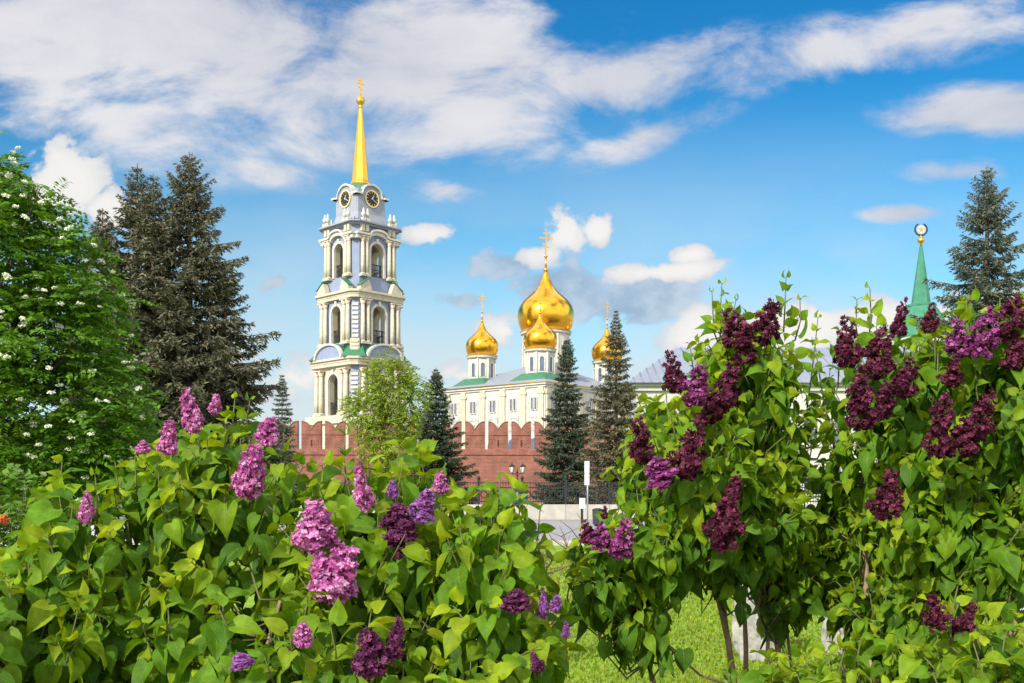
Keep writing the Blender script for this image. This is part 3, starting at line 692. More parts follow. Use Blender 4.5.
# ------------------------------------------------------------------ street furniture
def fence():
    Y = 54.0; x0 = -30.0; pw = 2.35; n = 40
    root = empty('iron_fence', (x0, Y, 0), 0, 'black iron fence on a grey stone plinth along the street', 'fence')
    b = MB()
    for i in range(n): b.box(i * pw + .01, (i + 1) * pw - .01, -.2, .2, 0, .82)
    b.box(0, n * pw, -.14, .14, .1, .7); b.build('plinth', M_CONC, root)
    p = MB(); p.box(-.07, .07, -.07, .07, .821, 2.15); p.lathe([(.05, 2.15), (.1, 2.25), (.02, 2.38)], 8); pm = p.mesh('fence_post'); pm.materials.append(M_IRON)
    q = MB()
    for z in (.95, 1.95, 1.70): q.box(.075, pw - .075, -.025, .025, z, z + .06)
    for i in range(1, 16):
        x = i * pw / 16; q.box(x - .014, x + .014, -.014, .014, .86, 2.05)
    for i in range(5):
        cx = .28 + i * (pw - .56) / 4
        q.tube([(cx + .17 * math.cos(t), 0, 1.36 + .2 * math.sin(t)) for t in [2 * math.pi * k / 12 for k in range(13)]], .03, 5)
    q.tube([(.1 + (pw - .2) * k / 24, 0, 1.36 + .22 * math.sin(k * math.pi / 4)) for k in range(25)], .032, 5)
    qm = q.mesh('fence_panel'); qm.materials.append(M_IRON)
    for i in range(n):
        o = link('fence_post', pm, None, root); o.location = (i * pw, 0, 0)
        o = link('fence_panel', qm, None, root); o.location = (i * pw, 0, 0)
fence()
def lamp():
    D = 92.0; x = PX(517.3, D); zz = lambda py: EYE + (HY - py) / F * D
    root = empty('street_lamp', (x, D, 0), 0, 'black double lantern street lamp before the brick wall', 'street lamp')
    b = MB(); b.lathe([(.16, 0), (.16, .5), (.09, .7), (.06, .9), (.05, zz(474))], 10); b.lathe([(.05, zz(474)), (.10, zz(473)), (.03, zz(470)), (.01, zz(468))], 8); b.build('pole', M_IRON, root)
    for s in (-1, 1):
        a = MB(); a.tube([(0, 0, zz(476)), (s * .25, 0, zz(473.5)), (s * .47, 0, zz(474)), (s * .5, 0, zz(472.5))], .04, 6); a.build('bracket', M_IRON, root)
        l = MB(); l.lathe([(.13, zz(472.4)), (.25, zz(466.8))], 6, c=(s * .5, 0), smooth=False); lo = l.build('lantern', mat('frosted_glass', (.75, .75, .72), .25, .05, 3), root)
        c = MB(); c.lathe([(.32, zz(466.7)), (.26, zz(466)), (.08, zz(464.3)), (.03, zz(463)), (.01, zz(462.3))], 6, c=(s * .5, 0), smooth=False)
        c.lathe([(.09, zz(473.2)), (.14, zz(472.5))], 6, c=(s * .5, 0), smooth=False)
        for k in range(6):
            t = k * math.pi / 3; c.tube([(s * .5 + .13 * math.cos(t), .13 * math.sin(t), zz(472.4)), (s * .5 + .26 * math.cos(t), .26 * math.sin(t), zz(466.8))], .02, 4)
        c.build('lantern_cap', M_IRON, lo)
lamp()
def kiosk():
    D = 84.0; x = PX(521, D)
    root = empty('portable_toilet', (x, D, 0), .1, 'blue cabin with white roof behind the iron fence', 'cabin')
    m_b = mat('blue_plastic', (.02, .06, .28), .4, .12, 3)
    b = MB(); b.box(-.5, .5, -.5, .5, .1, 1.75)
    for i in range(5): b.box(-.42 + i * .18, -.34 + i * .18, -.53, -.502, .2, 1.65)
    b.build('body', m_b, root)
    b = MB(); b.box(-.38, .38, -.56, -.532, .15, 1.68); d = b.build('door', m_b, root)
    b = MB(); b.box(.24, .3, -.6, -.562, .9, 1.05); b.build('handle', M_CONC, d)
    b = MB(); b.frustum([(-.56, -.56), (.56, -.56), (.56, .56), (-.56, .56)], 1.752, [(-.4, -.4), (.4, -.4), (.4, .4), (-.4, .4)], 2.05); b.build('roof', mat('white_plastic', (.78, .78, .78), .4, .06, 3), root)
    b = MB(); b.box(-.52, .52, -.52, .52, 0, .098); b.build('base', M_IRON, root)
kiosk()
def sign():
    D = 46.0; x = PX(587.5, D); z = lambda py: EYE + (HY - py) / F * D
    root = empty('street_sign', (x, D, 0), -.5, 'tall narrow white sign on a thin pole in front of the spruces', 'street sign')
    m_s = mat('white_sign', (.75, .76, .78), .4, .05, 3); m_g = mat('grey_steel', (.42, .43, .45), .4, .1, 6, metal=.5)
    b = MB(); b.lathe([(.035, 0), (.035, z(461))], 10); b.build('pole', m_g, root)
    for (z0, z1) in ((z(485), z(474)), (z(473.4), z(461.3))):
        b = MB(); b.box(-.11, .11, -.065, -.037, z0, z1); pl = b.build('sign_panel', m_s, root)
        b = MB(); b.box(-.12, -.111, -.07, -.035, z0, z1); b.box(.111, .12, -.07, -.035, z0, z1); b.build('panel_frame', m_g, pl)
    D2 = 47.5
    r = empty('notice_board', (PX(582, D2), D2, 0), .2, 'small white notice board on a short dark post', 'notice board')
    b = MB(); b.box(-.05, .05, -.04, .04, 0, 1.0); b.build('post', M_IRON, r)
    b = MB(); b.box(-.14, .14, -.06, -.042, .72, 1.22); b.build('panel', m_s, r)
    D3 = 44.0
    r = empty('litter_bin', (PX(597.5, D3), D3, 0), 0, 'dark grey litter bin standing right of the white sign pole', 'litter bin')
    b = MB(); b.lathe([(.19, .08), (.21, .1), (.23, .68), (.235, .7)], 16); b.build('bin_body', mat('dark_grey_paint', (.05, .052, .058), .5, .2, 5), r)
    b = MB(); b.lathe([(.24, .702), (.22, .76), (.1, .80)], 16); b.build('bin_lid', M_IRON, r)
    b = MB(); b.lathe([(.14, 0), (.14, .079)], 12); b.build('foot', M_IRON, r)
sign()

def car(loc, rz, label, colour):
    root = empty('parked_car', loc, rz, label, 'car')
    m_p = mat('car_paint', colour, .25, .03, 1, spec=.6)
    # x is the long axis, nose at +x
    body = [(-2.1, .35), (2.05, .35), (2.12, .55), (2.05, .78), (1.15, .92), (-1.75, .98), (-2.08, .9), (-2.15, .6)]
    b = MB(); b.poly(body, -.84, .84); bo = b.build('body', m_p, root)
    cabin0 = [(1.15, -.76), (1.15, .76), (-1.8, .76), (-1.8, -.76)]; cabin1 = [(.35, -.60), (.35, .60), (-1.35, .60), (-1.35, -.60)]
    b = MB(); b.frustum(cabin0, .93, cabin1, 1.42); b.build('glasshouse', M_GLASS, root)
    b = MB(); b.plan([(.38, -.62), (.38, .62), (-1.4, .62), (-1.4, -.62)], 1.421, 1.47); b.build('roof', m_p, root)
    for sy in (-1, 1):
        for (xa, xb) in ((1.15, .36), (-.3, -.38), (-1.8, -1.36)):
            p = MB(); p.tube([(xa, sy * .765, .94), (xb, sy * .607, 1.43)], .04, 5); p.build('roof_pillar', m_p, root)
    w = MB(); w.lathe([(.2, -.1), (.31, -.1), (.31, .1), (.2, .1)], 20, M=Matrix.Rotation(math.pi / 2, 4, 'X')); wm = w.mesh('wheel'); wm.materials.append(mat('tyre_rubber', (.02, .02, .02), .8, .2, 10))
    r = MB(); r.lathe([(.19, -.11), (.19, .11)], 16, M=Matrix.Rotation(math.pi / 2, 4, 'X')); rm = r.mesh('rim'); rm.materials.append(M_CONC)
    for xw in (1.3, -1.3):
        for yw in (-.78, .78):
            o = link('wheel', wm, None, root); o.location = (xw, yw, .31); link('rim', rm, None, o)
    for sy in (-1, 1):
        h = MB(); h.box(1.98, 2.1, sy * .6 - .16, sy * .6 + .16, .62, .76); h.build('headlight', mat('headlight_glass', (.7, .72, .75), .1, .05, 3), root)
        m = MB(); m.box(.75, .95, sy * .92 - .1, sy * .92 + .1, .95, 1.08); m.build('mirror', m_p, root)
    return root
car((PX(105, 21.0), 21.0, 0.0), math.radians(-62), 'white parked car glimpsed behind the left lilac leaves', (.55, .55, .58))

# ------------------------------------------------------------------ trees
def nrm(a): return a / np.maximum(np.linalg.norm(a, axis=-1, keepdims=True), 1e-9)
def spruce(label, loc, leaders, R, seed, dz, tuft, c0, c1, group, z_low=.4, dens=1.0, pw=.85, droop=1.0, name='spruce_tree'):
    """leaders: (dx, dy, z_start, H, Rscale)."""
    root = empty(name, loc, 0, label, 'spruce', group)
    rng = np.random.default_rng(seed)
    tr = MB(); VV = []; CC = []
    limbs = tr
    for li, (dx, dy, zs, H, rs) in enumerate(leaders):
        tr.tube([(dx * .0, dy * .0, max(zs - .3, -.1)), (dx * .5, dy * .5, zs + (H - zs) * .3), (dx, dy, zs + (H - zs) * .6), (dx, dy, H)], [R * .055 * rs, R * .042 * rs, R * .025 * rs, .015], 8)
        z = max(zs, z_low)
        while z < H - .1:
            t = (z - zs) / (H - zs); tt = (z) / H
            ax = dx * min(1, t / .6) if t < .6 else dx; ayy = dy * min(1, t / .6) if t < .6 else dy
            nb = rng.integers(5, 8)
            a0 = rng.uniform(0, 6.28)
            Lr = R * rs * (1 - t) ** pw
            tf = tuft * (.5 + .5 * min(1, (1 - t) * 3.5))
            for k in range(nb):
                Lb = Lr * rng.choice([rng.uniform(.5, .8), rng.uniform(.8, 1.2)]) + tf * .4
                az = a0 + 6.283 * k / nb + rng.uniform(-.25, .25)
                d = np.array([math.cos(az), math.sin(az), 0]); side = np.array([-d[1], d[0], 0])
                sl0 = (.25 * t - .30 + 1.0 * max(0, t - .75) * 4 * .8) * droop + rng.uniform(-.08, .08); cu = .22 + .15 * rng.random()
                def pos(s): return np.array([ax, ayy, z]) + d * (Lb * s) + np.array([0, 0, Lb * (sl0 * s + cu * (s * s - .25 * s))])
                if Lb > .5: limbs.tube([pos(0), pos(.5), pos(.92)], [.012 + .012 * Lb, .01 + .006 * Lb, .006], 4)
                nt_ = max(3, int(Lb / (tf * .36) * dens))
                ss = (np.arange(nt_) + rng.random(nt_)) / nt_; ss = .12 + .88 * ss
                for s in ss:
                    p0 = pos(s)
                    tl = min(.26 * Lb * (1.12 - s) + tf * .5, tuft * 4.0) * rng.uniform(.7, 1.2)
                    for sg in (-1, 1):
                        td = d * rng.uniform(.45, .9) + side * sg * rng.uniform(.5, 1.0) + np.array([0, 0, rng.uniform(-.6, .05)])
                        td /= np.linalg.norm(td)
                        m = max(3, int(tl / (tf * .24)))
                        q = (np.arange(m) + rng.random(m)) / m
                        base = p0 + td * (tl * q)[:, None] + np.array([0, 0, -1]) * (.25 * tl * q * q)[:, None]
                        dirs = nrm(td + rng.normal(0, .42, (m, 3)))
                        wd = nrm(np.cross(dirs, rng.normal(0, 1, (m, 3)))) * tf * .17
                        ln = tf * rng.uniform(.55, 1.0, (m, 1))
                        VV.append(np.stack([base - wd, base + wd, base + dirs * ln], 1).reshape(-1, 3))
                        f = np.clip(rng.random(m) * .8 + .35 * s * q, 0, 1)[:, None]
                        cc = (np.array(c0) * (1 - f) + np.array(c1) * f) * rng.uniform(.7, 1.2, (m, 1))
                        CC.append(np.repeat(cc, 3, 0))
                # tip
            z += dz * rng.uniform(.75, 1.25) * (1.0 if t < .8 else .6)
    V = np.concatenate(VV); C = np.concatenate(CC)
    tr.build('trunk', M_BARK, root)
    link('crown', mesh_np('crown', V, np.arange(len(V)).reshape(-1, 3), C, smooth=False), M_NEEDLE, root)
    return root
G_SP = 'spruces around the square'
BLUE0, BLUE1 = (.05, .07, .055), (.15, .175, .12)
OLV0, OLV1 = (.045, .06, .035), (.20, .165, .10)
DRK0, DRK1 = (.025, .05, .032), (.085, .12, .07)
D = 30.0
spruce('large dark spruce with two ragged tops, left of the bell tower', (PX(172, D), D, 0),
       [(.52, 0, .3, 11.75, 1.0), (-1.15, .3, 1.5, 11.5, .66), (-2.0, -.2, 1.5, 10.0, .62), (-.35, -.6, 2.0, 10.9, .6), (1.5, .3, 1.0, 8.6, .66), (-2.9, .4, .5, 7.8, .6), (.3, -1.0, .4, 7.4, .75)], 4.3, 11, .30, .19, OLV0, (.185, .165, .10), G_SP, dens=1.0, pw=.88)
D = 36.0
spruce('broad blue-green spruce behind the right lilac, beside the green spire', (PX(987, D), D, 0), [(0, 0, .3, 13.3, 1.0)], 5.2, 12, .36, .19, BLUE0, BLUE1, G_SP, dens=1.0, pw=.95)
D = 88.0
spruce('dark dense spruce in front of the brick wall, right of the pale green tree', (PX(436, D), D, 0), [(0, 0, .2, 12.4, 1.0)], 4.4, 13, .36, .32, DRK0, DRK1, G_SP, pw=1.0, dens=1.3)
D = 72.0
spruce('slim dark spruce standing against the right end of the cathedral', (PX(567, D), D, 0), [(0, 0, .3, 12.6, 1.0)], 2.6, 14, .34, .26, DRK0, (.10, .12, .075), G_SP, pw=.8, dens=1.3)
D = 66.0
spruce('brownish spruce hiding the rightmost gold dome', (PX(616, D), D, 0), [(0, 0, .3, 13.5, 1.0)], 3.5, 15, .38, .25, OLV0, (.21, .18, .11), G_SP, pw=1.05, dens=1.2)
D = 112.0
spruce('small far spruce on the left of the bell tower foot', (PX(282, D), D, 0), [(0, 0, .3, 14.7, 1.0)], 2.5, 16, .5, .36, BLUE0, BLUE1, G_SP)

def leaf_quads(base, d, n, Ln, Wd, rng, fold=.25):
    """two-quad leaves: base points, directions, normals -> vertices (N,6,3) and faces"""
    N_ = len(base); s = np.cross(d, n); s = nrm(s); n = nrm(np.cross(s, d))
    Ln = Ln[:, None]; Wd = Wd[:, None]
    v = np.stack([base, base + d * Ln * .45 + s * Wd + n * Wd * fold, base + d * Ln - n * Ln * .12, base + d * Ln * .45 - s * Wd + n * Wd * fold, base + d * Ln * .5], 1)
    f = np.array([[0, 1, 4], [1, 2, 4], [2, 3, 4], [3, 0, 4]])
    Fc = (np.arange(N_)[:, None, None] * 5 + f[None]).reshape(-1, 3)
    return v.reshape(-1, 3), Fc
def sample_ell(rng, ells, n, inner=.55, keep=None):
    """random points in the outer shell of a set of ellipsoids (centre, radii)"""
    w = np.array([r[0] * r[2] + r[1] * r[2] + r[0] * r[1] for c, r in ells]); w /= w.sum()
    pts = []; nor = []
    while len(pts) < n:
        i = rng.choice(len(ells), p=w); c, r = ells[i]; c = np.array(c); r = np.array(r)
        v = rng.normal(0, 1, 3); v /= np.linalg.norm(v)
        rad = 1 - (1 - inner) * rng.random() ** 1.6
        p = c + v * r * rad
        if any(j != i and np.sum(((p - np.array(cc)) / np.array(rr)) ** 2) < .5 for j, (cc, rr) in enumerate(ells)): continue
        if keep is not None and not keep(p, v): continue
        pts.append(p); nn_ = v / r; nor.append(nn_ / np.linalg.norm(nn_))
    return np.array(pts), np.array(nor)
def sprays(rng, P0, Nr, per, ln, leafL, leafW, c0, c1, flat=.7, drop=.25):
    VV = []; CC = []; base = []; dd = []; nnn = []; sz = []; fs = []
    for p, nr in zip(P0, Nr):
        d = nr + rng.normal(0, .5, 3); d[2] = d[2] * (1 - flat) - drop * rng.random(); d /= np.linalg.norm(d)
        up = np.array([0, 0, 1.0]) + rng.normal(0, .25, 3); s = np.cross(d, up); s /= np.linalg.norm(s)
        k = per; t = np.linspace(0, 1, k); lf = rng.random()
        b = p + d * (t * ln)[:, None] + np.array([0, 0, -1]) * (t * t * ln * .25)[:, None]
        for sg in (-1, 1):
            ld = nrm(d * .55 + s * sg + np.array([0, 0, -.15]) + rng.normal(0, .25, (k, 3)))
            base.append(b); dd.append(ld); nnn.append(nrm(up + rng.normal(0, .35, (k, 3)))); sz.append(leafL * rng.uniform(.7, 1.2, k))
            f = np.clip(lf * .6 + rng.random(k) * .5, 0, 1)[:, None]; fs.append(np.array(c0) * (1 - f) + np.array(c1) * f)
    base = np.concatenate(base); dd = np.concatenate(dd); nnn = np.concatenate(nnn); sz = np.concatenate(sz); C = np.concatenate(fs)
    V, Fc = leaf_quads(base, dd, nnn, sz, sz * leafW, rng)
    return V, Fc, np.repeat(C, 5, 0)
def limbs_to(mb, fork, tips, r0, rng, sag=.1):
    for tp in tips:
        tp = Vector(tp); f = Vector(fork); mid = f.lerp(tp, .5) + Vector((rng.normal(0, sag), rng.normal(0, sag), abs(rng.normal(0, sag))))
        mb.tube([f, f.lerp(mid, .6) + Vector((0, 0, .05)), mid, tp], [r0, r0 * .75, r0 * .5, r0 * .15], 6)

def left_tree():
    Dd = 14.0; rng = np.random.default_rng(21)
    base = Vector((PX(-30, Dd), Dd, 0))
    root = empty('flowering_tree', base, 0, 'leafy green tree with white blossom clusters at the left edge', 'tree')
    def E(px, py, Yd, rx, ry, rY): p = P(px, py, Yd) - base; return (tuple(p), (rx * Yd / F, rY, ry * Yd / F))
    ells = [E(-20, 300, 14, 105, 110, 1.5), E(50, 390, 13.6, 74, 85, 1.2), E(-30, 430, 13.6, 130, 70, 1.6), E(95, 420, 13.6, 38, 46, .8), E(8, 235, 14.2, 45, 50, .9), E(-60, 190, 14.5, 80, 50, 1.0), E(68, 312, 14, 44, 40, .8), E(60, 470, 13.8, 60, 36, .9)]
    cp, cn = sample_ell(rng, ells, 520, .45, keep=lambda p, v: p[1] < 1.1)
    ci = rng.integers(0, len(cp), 5600); pts = cp[ci] + rng.normal(0, 1, (5600, 3)) * np.array([.20, .20, .10]); nor = nrm(cn[ci] + rng.normal(0, .3, (5600, 3)))
    V, Fc, C = sprays(rng, pts, nor, 7, .30, .095, .27, (.035, .11, .012), (.15, .30, .022))
    link('crown', mesh_np('crown', V, Fc, C, smooth=False), M_LEAF2, root)
    tr = MB(); tr.tube([(0, 0, -.05), (.05, 0, .9), (.1, 0, 1.6), (.1, 0, 2.4), (0.2, 0, 4.2)], [.15, .12, .11, .09, .03], 10); tr.build('trunk', M_BARK, root)
    lb = MB(); sel = rng.choice(len(pts), 90, replace=False)
    for i in sel:
        zf = min(max(pts[i][2] * .55, 1.2), 3.6); limbs_to(lb, (.1, 0, zf), [pts[i]], .032, rng)
    lb.build('limbs', M_BARK, root)
    # blossoms
    def bl(seed):
        r = np.random.default_rng(seed); n = 70
        v = nrm(r.normal(0, 1, (n, 3))); v[:, 2] = np.abs(v[:, 2]) * .5; p = v * np.array([.055, .055, .05]) * r.uniform(.75, 1.05, (n, 1))
        d = nrm(r.normal(0, 1, (n, 3))); a, b = leaf_quads(p, d, nrm(v + r.normal(0, .3, (n, 3))), np.full(n, .03), np.full(n, .014), r)
        m = mesh_np('blossom', a, b, smooth=False); m.materials.append(M_BLOSSOM); return m
    bms = [bl(i) for i in range(3)]
    bp, bn = sample_ell(rng, ells, 100, .95, keep=lambda p, v: v[1] < .25 and p[0] > -1.0 + 1.0 * rng.random() and p[2] > .9)
    for p, n_ in zip(bp, bn):
        o = link('blossom', bms[rng.integers(3)], None, root); o.location = Vector(p) + Vector(n_) * .26 + Vector((0, 0, .05))
        o.rotation_euler = (rng.normal(0, .4) - .4 * n_[1], .5 * n_[0], rng.uniform(0, 6.28)); s = rng.uniform(.55, .95); o.scale = (s, s, s)
    ep, en = sample_ell(rng, ells, 170, .95, keep=lambda p, v: v[1] < .3 and p[0] > -.6 and p[2] > 1.2)
    VV = []; FF = []
    for i, (p, n_) in enumerate(zip(ep, en)):
        n = 40; v = nrm(rng.normal(0, 1, (n, 3))); v[:, 2] = np.abs(v[:, 2]) * .5
        q = p + n_ * .24 + v * .042 * rng.uniform(.7, 1.1, (n, 1))
        a, b = leaf_quads(q, nrm(rng.normal(0, 1, (n, 3))), nrm(v), np.full(n, .024), np.full(n, .012), rng)
        VV.append(a); FF.append(b + i * n * 5)
    o = link('blossoms', mesh_np('blossoms', np.concatenate(VV), np.concatenate(FF), smooth=False), M_BLOSSOM, root); o['kind'] = 'stuff'
left_tree()

def broadleaf(label, px, D_, ells_px, nsp, leafL, c0, c1, seed, trunk_top, per=6, ln=.6, name='young_tree', group=None, rot=0):
    rng = np.random.default_rng(seed); base = Vector((PX(px, D_), D_, 0))
    root = empty(name, base, 0, label, 'tree', group)
    ells = []
    for (ex, ey, rx, ry, rY) in ells_px: p = P(ex, ey, D_) - base; ells.append((tuple(p), (rx * D_ / F, rY, ry * D_ / F)))
    pts, nor = sample_ell(rng, ells, nsp, .25)
    V, Fc, C = sprays(rng, pts, nor, per, ln, leafL, .36, c0, c1, flat=.2, drop=.1)
    link('crown', mesh_np('crown', V, Fc, C, smooth=False), M_LEAF2, root)
    tr = MB(); tr.tube([(0, 0, -.05), (0, 0, trunk_top * .5), (.1, 0, trunk_top)], [.16, .12, .04], 8); tr.build('trunk', M_BARK, root)
    lb = MB()
    for i in rng.choice(len(pts), 50, replace=False): limbs_to(lb, (0, 0, max(1.0, min(trunk_top * .8, pts[i][2] * .7))), [pts[i]], .04, rng, .2)
    lb.build('limbs', M_BARK, root); return root
broadleaf('pale yellow-green young tree in front of the bell tower', 384, 76,
          [(388, 385, 24, 30, 1.8), (368, 412, 18, 26, 1.5), (408, 398, 20, 24, 1.6), (386, 366, 13, 14, 1.0), (383, 440, 22, 26, 1.5), (408, 424, 10, 20, 1.0), (354, 408, 10, 14, .9), (418, 402, 8, 10, .7), (402, 372, 12, 10, .8), (400, 450, 18, 16, 1.2)],
          1500, .20, (.14, .23, .02), (.36, .46, .05), 31, 9.5, ln=.62)
# low greenery beyond the road on the left and right
broadleaf('dark bushy tree under the big left spruce', 100, 25, [(60, 480, 110, 34, 1.2), (0, 495, 70, 40, 1.2), (160, 470, 80, 40, 1.4), (230, 480, 60, 34, 1.2)], 1700, .14, (.02, .045, .01), (.06, .12, .02), 33, 1.6, ln=.35, name='shade_shrub')
broadleaf('mid green shrub seen between the right lilac stems', 830, 16, [(900, 560, 70, 30, .8), (960, 555, 60, 34, .8), (830, 545, 50, 34, .7)], 500, .10, (.03, .08, .012), (.09, .17, .025), 34, .8, ln=.25, name='garden_shrub')

def clipped_ball():
    D_ = 19.0; p = P(1016, 536, D_); rng = np.random.default_rng(41)
    root = empty('clipped_shrub', (p.x, D_, 0), 0, 'round clipped green shrub at the right edge on the lawn', 'shrub')
    ells = [((0, 0, p.z), (.32, .32, .36))]
    pts, nor = sample_ell(rng, ells, 900, .8)
    V, Fc, C = sprays(rng, pts, nor, 3, .07, .05, .35, (.05, .12, .015), (.14, .25, .03), flat=0, drop=0)
    link('crown', mesh_np('crown', V, Fc, C, smooth=False), M_LEAF2, root)
    t = MB(); t.tube([(0, 0, 0), (0, 0, p.z)], .04, 6); t.build('trunk', M_BARK, root)
clipped_ball()

def boulder(px, py, D_, rx, rz, seed, label):
    rng = np.random.default_rng(seed); p = P(px, py, D_)
    import bmesh
    bm = bmesh.new(); bmesh.ops.create_icosphere(bm, subdivisions=4, radius=1)
    from mathutils import noise as mn
    for v in bm.verts:
        n = mn.fractal(v.co * 1.6 + Vector((seed, 0, 0)), 1.0, 2.0, 4) ; n2 = mn.cell(v.co * 2.1 + Vector((seed, 3, 1)))
        v.co *= 1 + .16 * n + .10 * n2
        v.co.x *= rx; v.co.y *= rx * .8; v.co.z *= rz
    for v in bm.verts: v.co.z = max(v.co.z, -rz * .6) + rz * .58
    me = bpy.data.meshes.new('boulder'); bm.to_mesh(me); bm.free()
    o = link('boulder', me, mat('pale_stone', (.30, .29, .27), .9, .4, 9, bump=.8, bscale=30)); o.location = (p.x, D_, 0)
    tag(o, label, 'boulder', 'pale boulders on the lawn')
boulder(757, 640, 9.5, .24, .50, 3, 'pale rough boulder behind the bare stems of the middle lilac')
boulder(846, 645, 9.8, .22, .42, 8, 'pale rough boulder behind the right lilac stems')

# ------------------------------------------------------------------ lilacs
ROWS = np.array([(0.0, .20, .075), (.10, .36, .06), (.24, .435, .03), (.40, .415, .0), (.57, .32, 0), (.74, .185, 0), (.88, .062, 0), (1.0, .004, 0)])
def lilac_leaves(base, d, n, size, rng):
    """heart-shaped leaves, 8 rows x 5 columns each"""
    N_ = len(base); s = nrm(np.cross(d, n)); n = nrm(np.cross(s, d))
    fold = rng.uniform(.2, .85, N_); curl = rng.uniform(.15, .95, N_); twist = rng.normal(0, .18, N_); wave = rng.uniform(0, .07, N_); ph = rng.uniform(0, 6.28, N_)
    wsc = rng.uniform(.66, .94, N_)
    V = np.zeros((N_, 8, 5, 3)); UV = np.zeros((8, 5, 2))
    for i, (t, w, bk) in enumerate(ROWS):
        for j in range(5):
            a = (j - 2) / 2.0
            x = w * a * wsc; y = t - bk * abs(a) * 1.2
            z = fold * np.abs(x) * .75 - curl * t * t * .75 + wave * np.sin(ph + t * 9 + a * 2) * abs(a) + twist * a * t * .35 - .22 * (abs(a) ** 3) * w * (fold < .3)
            yy = y * (1 - .22 * curl * t)
            V[:, i, j] = base + (s * x[:, None] + d * yy[:, None] + n * z[:, None]) * size[:, None]
            UV[i, j] = (a, t)
    f = []
    for i in range(7):
        for j in range(4): f.append((i * 5 + j, i * 5 + j + 1, (i + 1) * 5 + j + 1, (i + 1) * 5 + j))
    Fc = (np.arange(N_)[:, None, None] * 40 + np.array(f)[None]).reshape(-1, 4)
    return V.reshape(-1, 3), Fc, np.tile(UV.reshape(-1, 2), (N_, 1))

def panicle_mesh(seed, h, r, cols, nfl, fl=.0075, loose=0):
    rng = np.random.default_rng(seed)
    VV = []; CC = []; FF = []; nb = 0
    nl = 30 if not loose else 26
    lt = np.linspace(.02, .97, nl); la = np.arange(nl) * 2.4 + rng.normal(0, .4, nl)
    env = r * np.minimum(1, (lt + .14) * 3.0) * (1 - lt * .86) ** .7
    lr = env * (rng.uniform(.38, .62, nl) if not loose else rng.uniform(.28, .48, nl))
    env = env * (rng.uniform(.55, 1.2, nl) if loose else rng.uniform(.7, 1.15, nl))
    lc = np.stack([(env - lr * .8) * np.cos(la), (env - lr * .8) * np.sin(la), lt * h], 1)
    pr = lr ** 2; li = rng.choice(nl, nfl, p=pr / pr.sum())
    sv = nrm(rng.normal(0, 1, (nfl, 3)) + .45 * nrm(lc[li] - np.array([0, 0, h * .35])))
    c = lc[li] + sv * (lr[li] * rng.uniform(.8, 1.15, nfl))[:, None]
    nrmv = nrm(sv + rng.normal(0, .3, (nfl, 3)))
    ref = nrm(rng.normal(0, 1, (nfl, 3))); u = nrm(np.cross(nrmv, ref)); v = np.cross(nrmv, u)
    lf = rng.random(nfl); openf = rng.random(nfl) > .12
    size = fl * rng.uniform(.75, 1.2, nfl) * np.where(openf, 1, .6)
    c0, c1, c2 = map(np.array, cols)
    colr = np.where((lf < .5)[:, None], c0 + (c1 - c0) * (lf * 2)[:, None], c1 + (c2 - c1) * ((lf - .5) * 2)[:, None])
    for k in range(4):
        th = k * math.pi / 2; e = u * math.cos(th) + v * math.sin(th); e2 = -u * math.sin(th) + v * math.cos(th)
        S = size[:, None]
        pv = np.stack([c, c + (e * .55 + e2 * .42 + nrmv * .12) * S, c + (e * 1.05 + nrmv * .28) * S, c + (e * .55 - e2 * .42 + nrmv * .12) * S], 1)
        VV.append(pv.reshape(-1, 3)); FF.append(np.arange(nfl * 4).reshape(-1, 4) + nb); nb += nfl * 4
        CC.append(np.repeat(colr * rng.uniform(.85, 1.1, (nfl, 1)), 4, 0))
    # little tubes: dark cores behind each floret so the cluster is not see-through
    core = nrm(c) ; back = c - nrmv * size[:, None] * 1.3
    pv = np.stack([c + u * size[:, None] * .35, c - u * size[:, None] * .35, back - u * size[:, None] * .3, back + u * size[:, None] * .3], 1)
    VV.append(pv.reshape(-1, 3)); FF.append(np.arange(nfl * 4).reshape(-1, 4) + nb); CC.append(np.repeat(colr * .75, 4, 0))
    me = mesh_np('flower_cluster', np.concatenate(VV), np.concatenate(FF), np.concatenate(CC), smooth=False)
    me.materials.append(M_PETAL); return me
MAG = ((.30, .035, .18), (.56, .13, .42), (.78, .42, .68))
VIO = ((.17, .035, .20), (.33, .10, .38), (.46, .20, .52))
DKM = ((.06, .010, .045), (.13, .022, .085), (.25, .06, .17))
BUR = ((.030, .004, .012), (.085, .011, .033), (.25, .045, .11))
PUR = ((.08, .008, .05), (.24, .03, .17), (.48, .14, .40))
PAN = {}
KSEED = dict(mag=1, vio=2, dkm=3, bur=4, pur=5)
def panicle(kind, i):
    key = (kind, i)
    if key not in PAN:
        cols = dict(mag=MAG, vio=VIO, dkm=DKM, bur=BUR, pur=PUR)[kind]
        PAN[key] = panicle_mesh(KSEED[kind] * 31 + i * 13, .17, .054, cols, 640 if kind in ('mag', 'vio', 'dkm') else 520, .0085, kind in ('bur', 'pur'))
    return PAN[key]

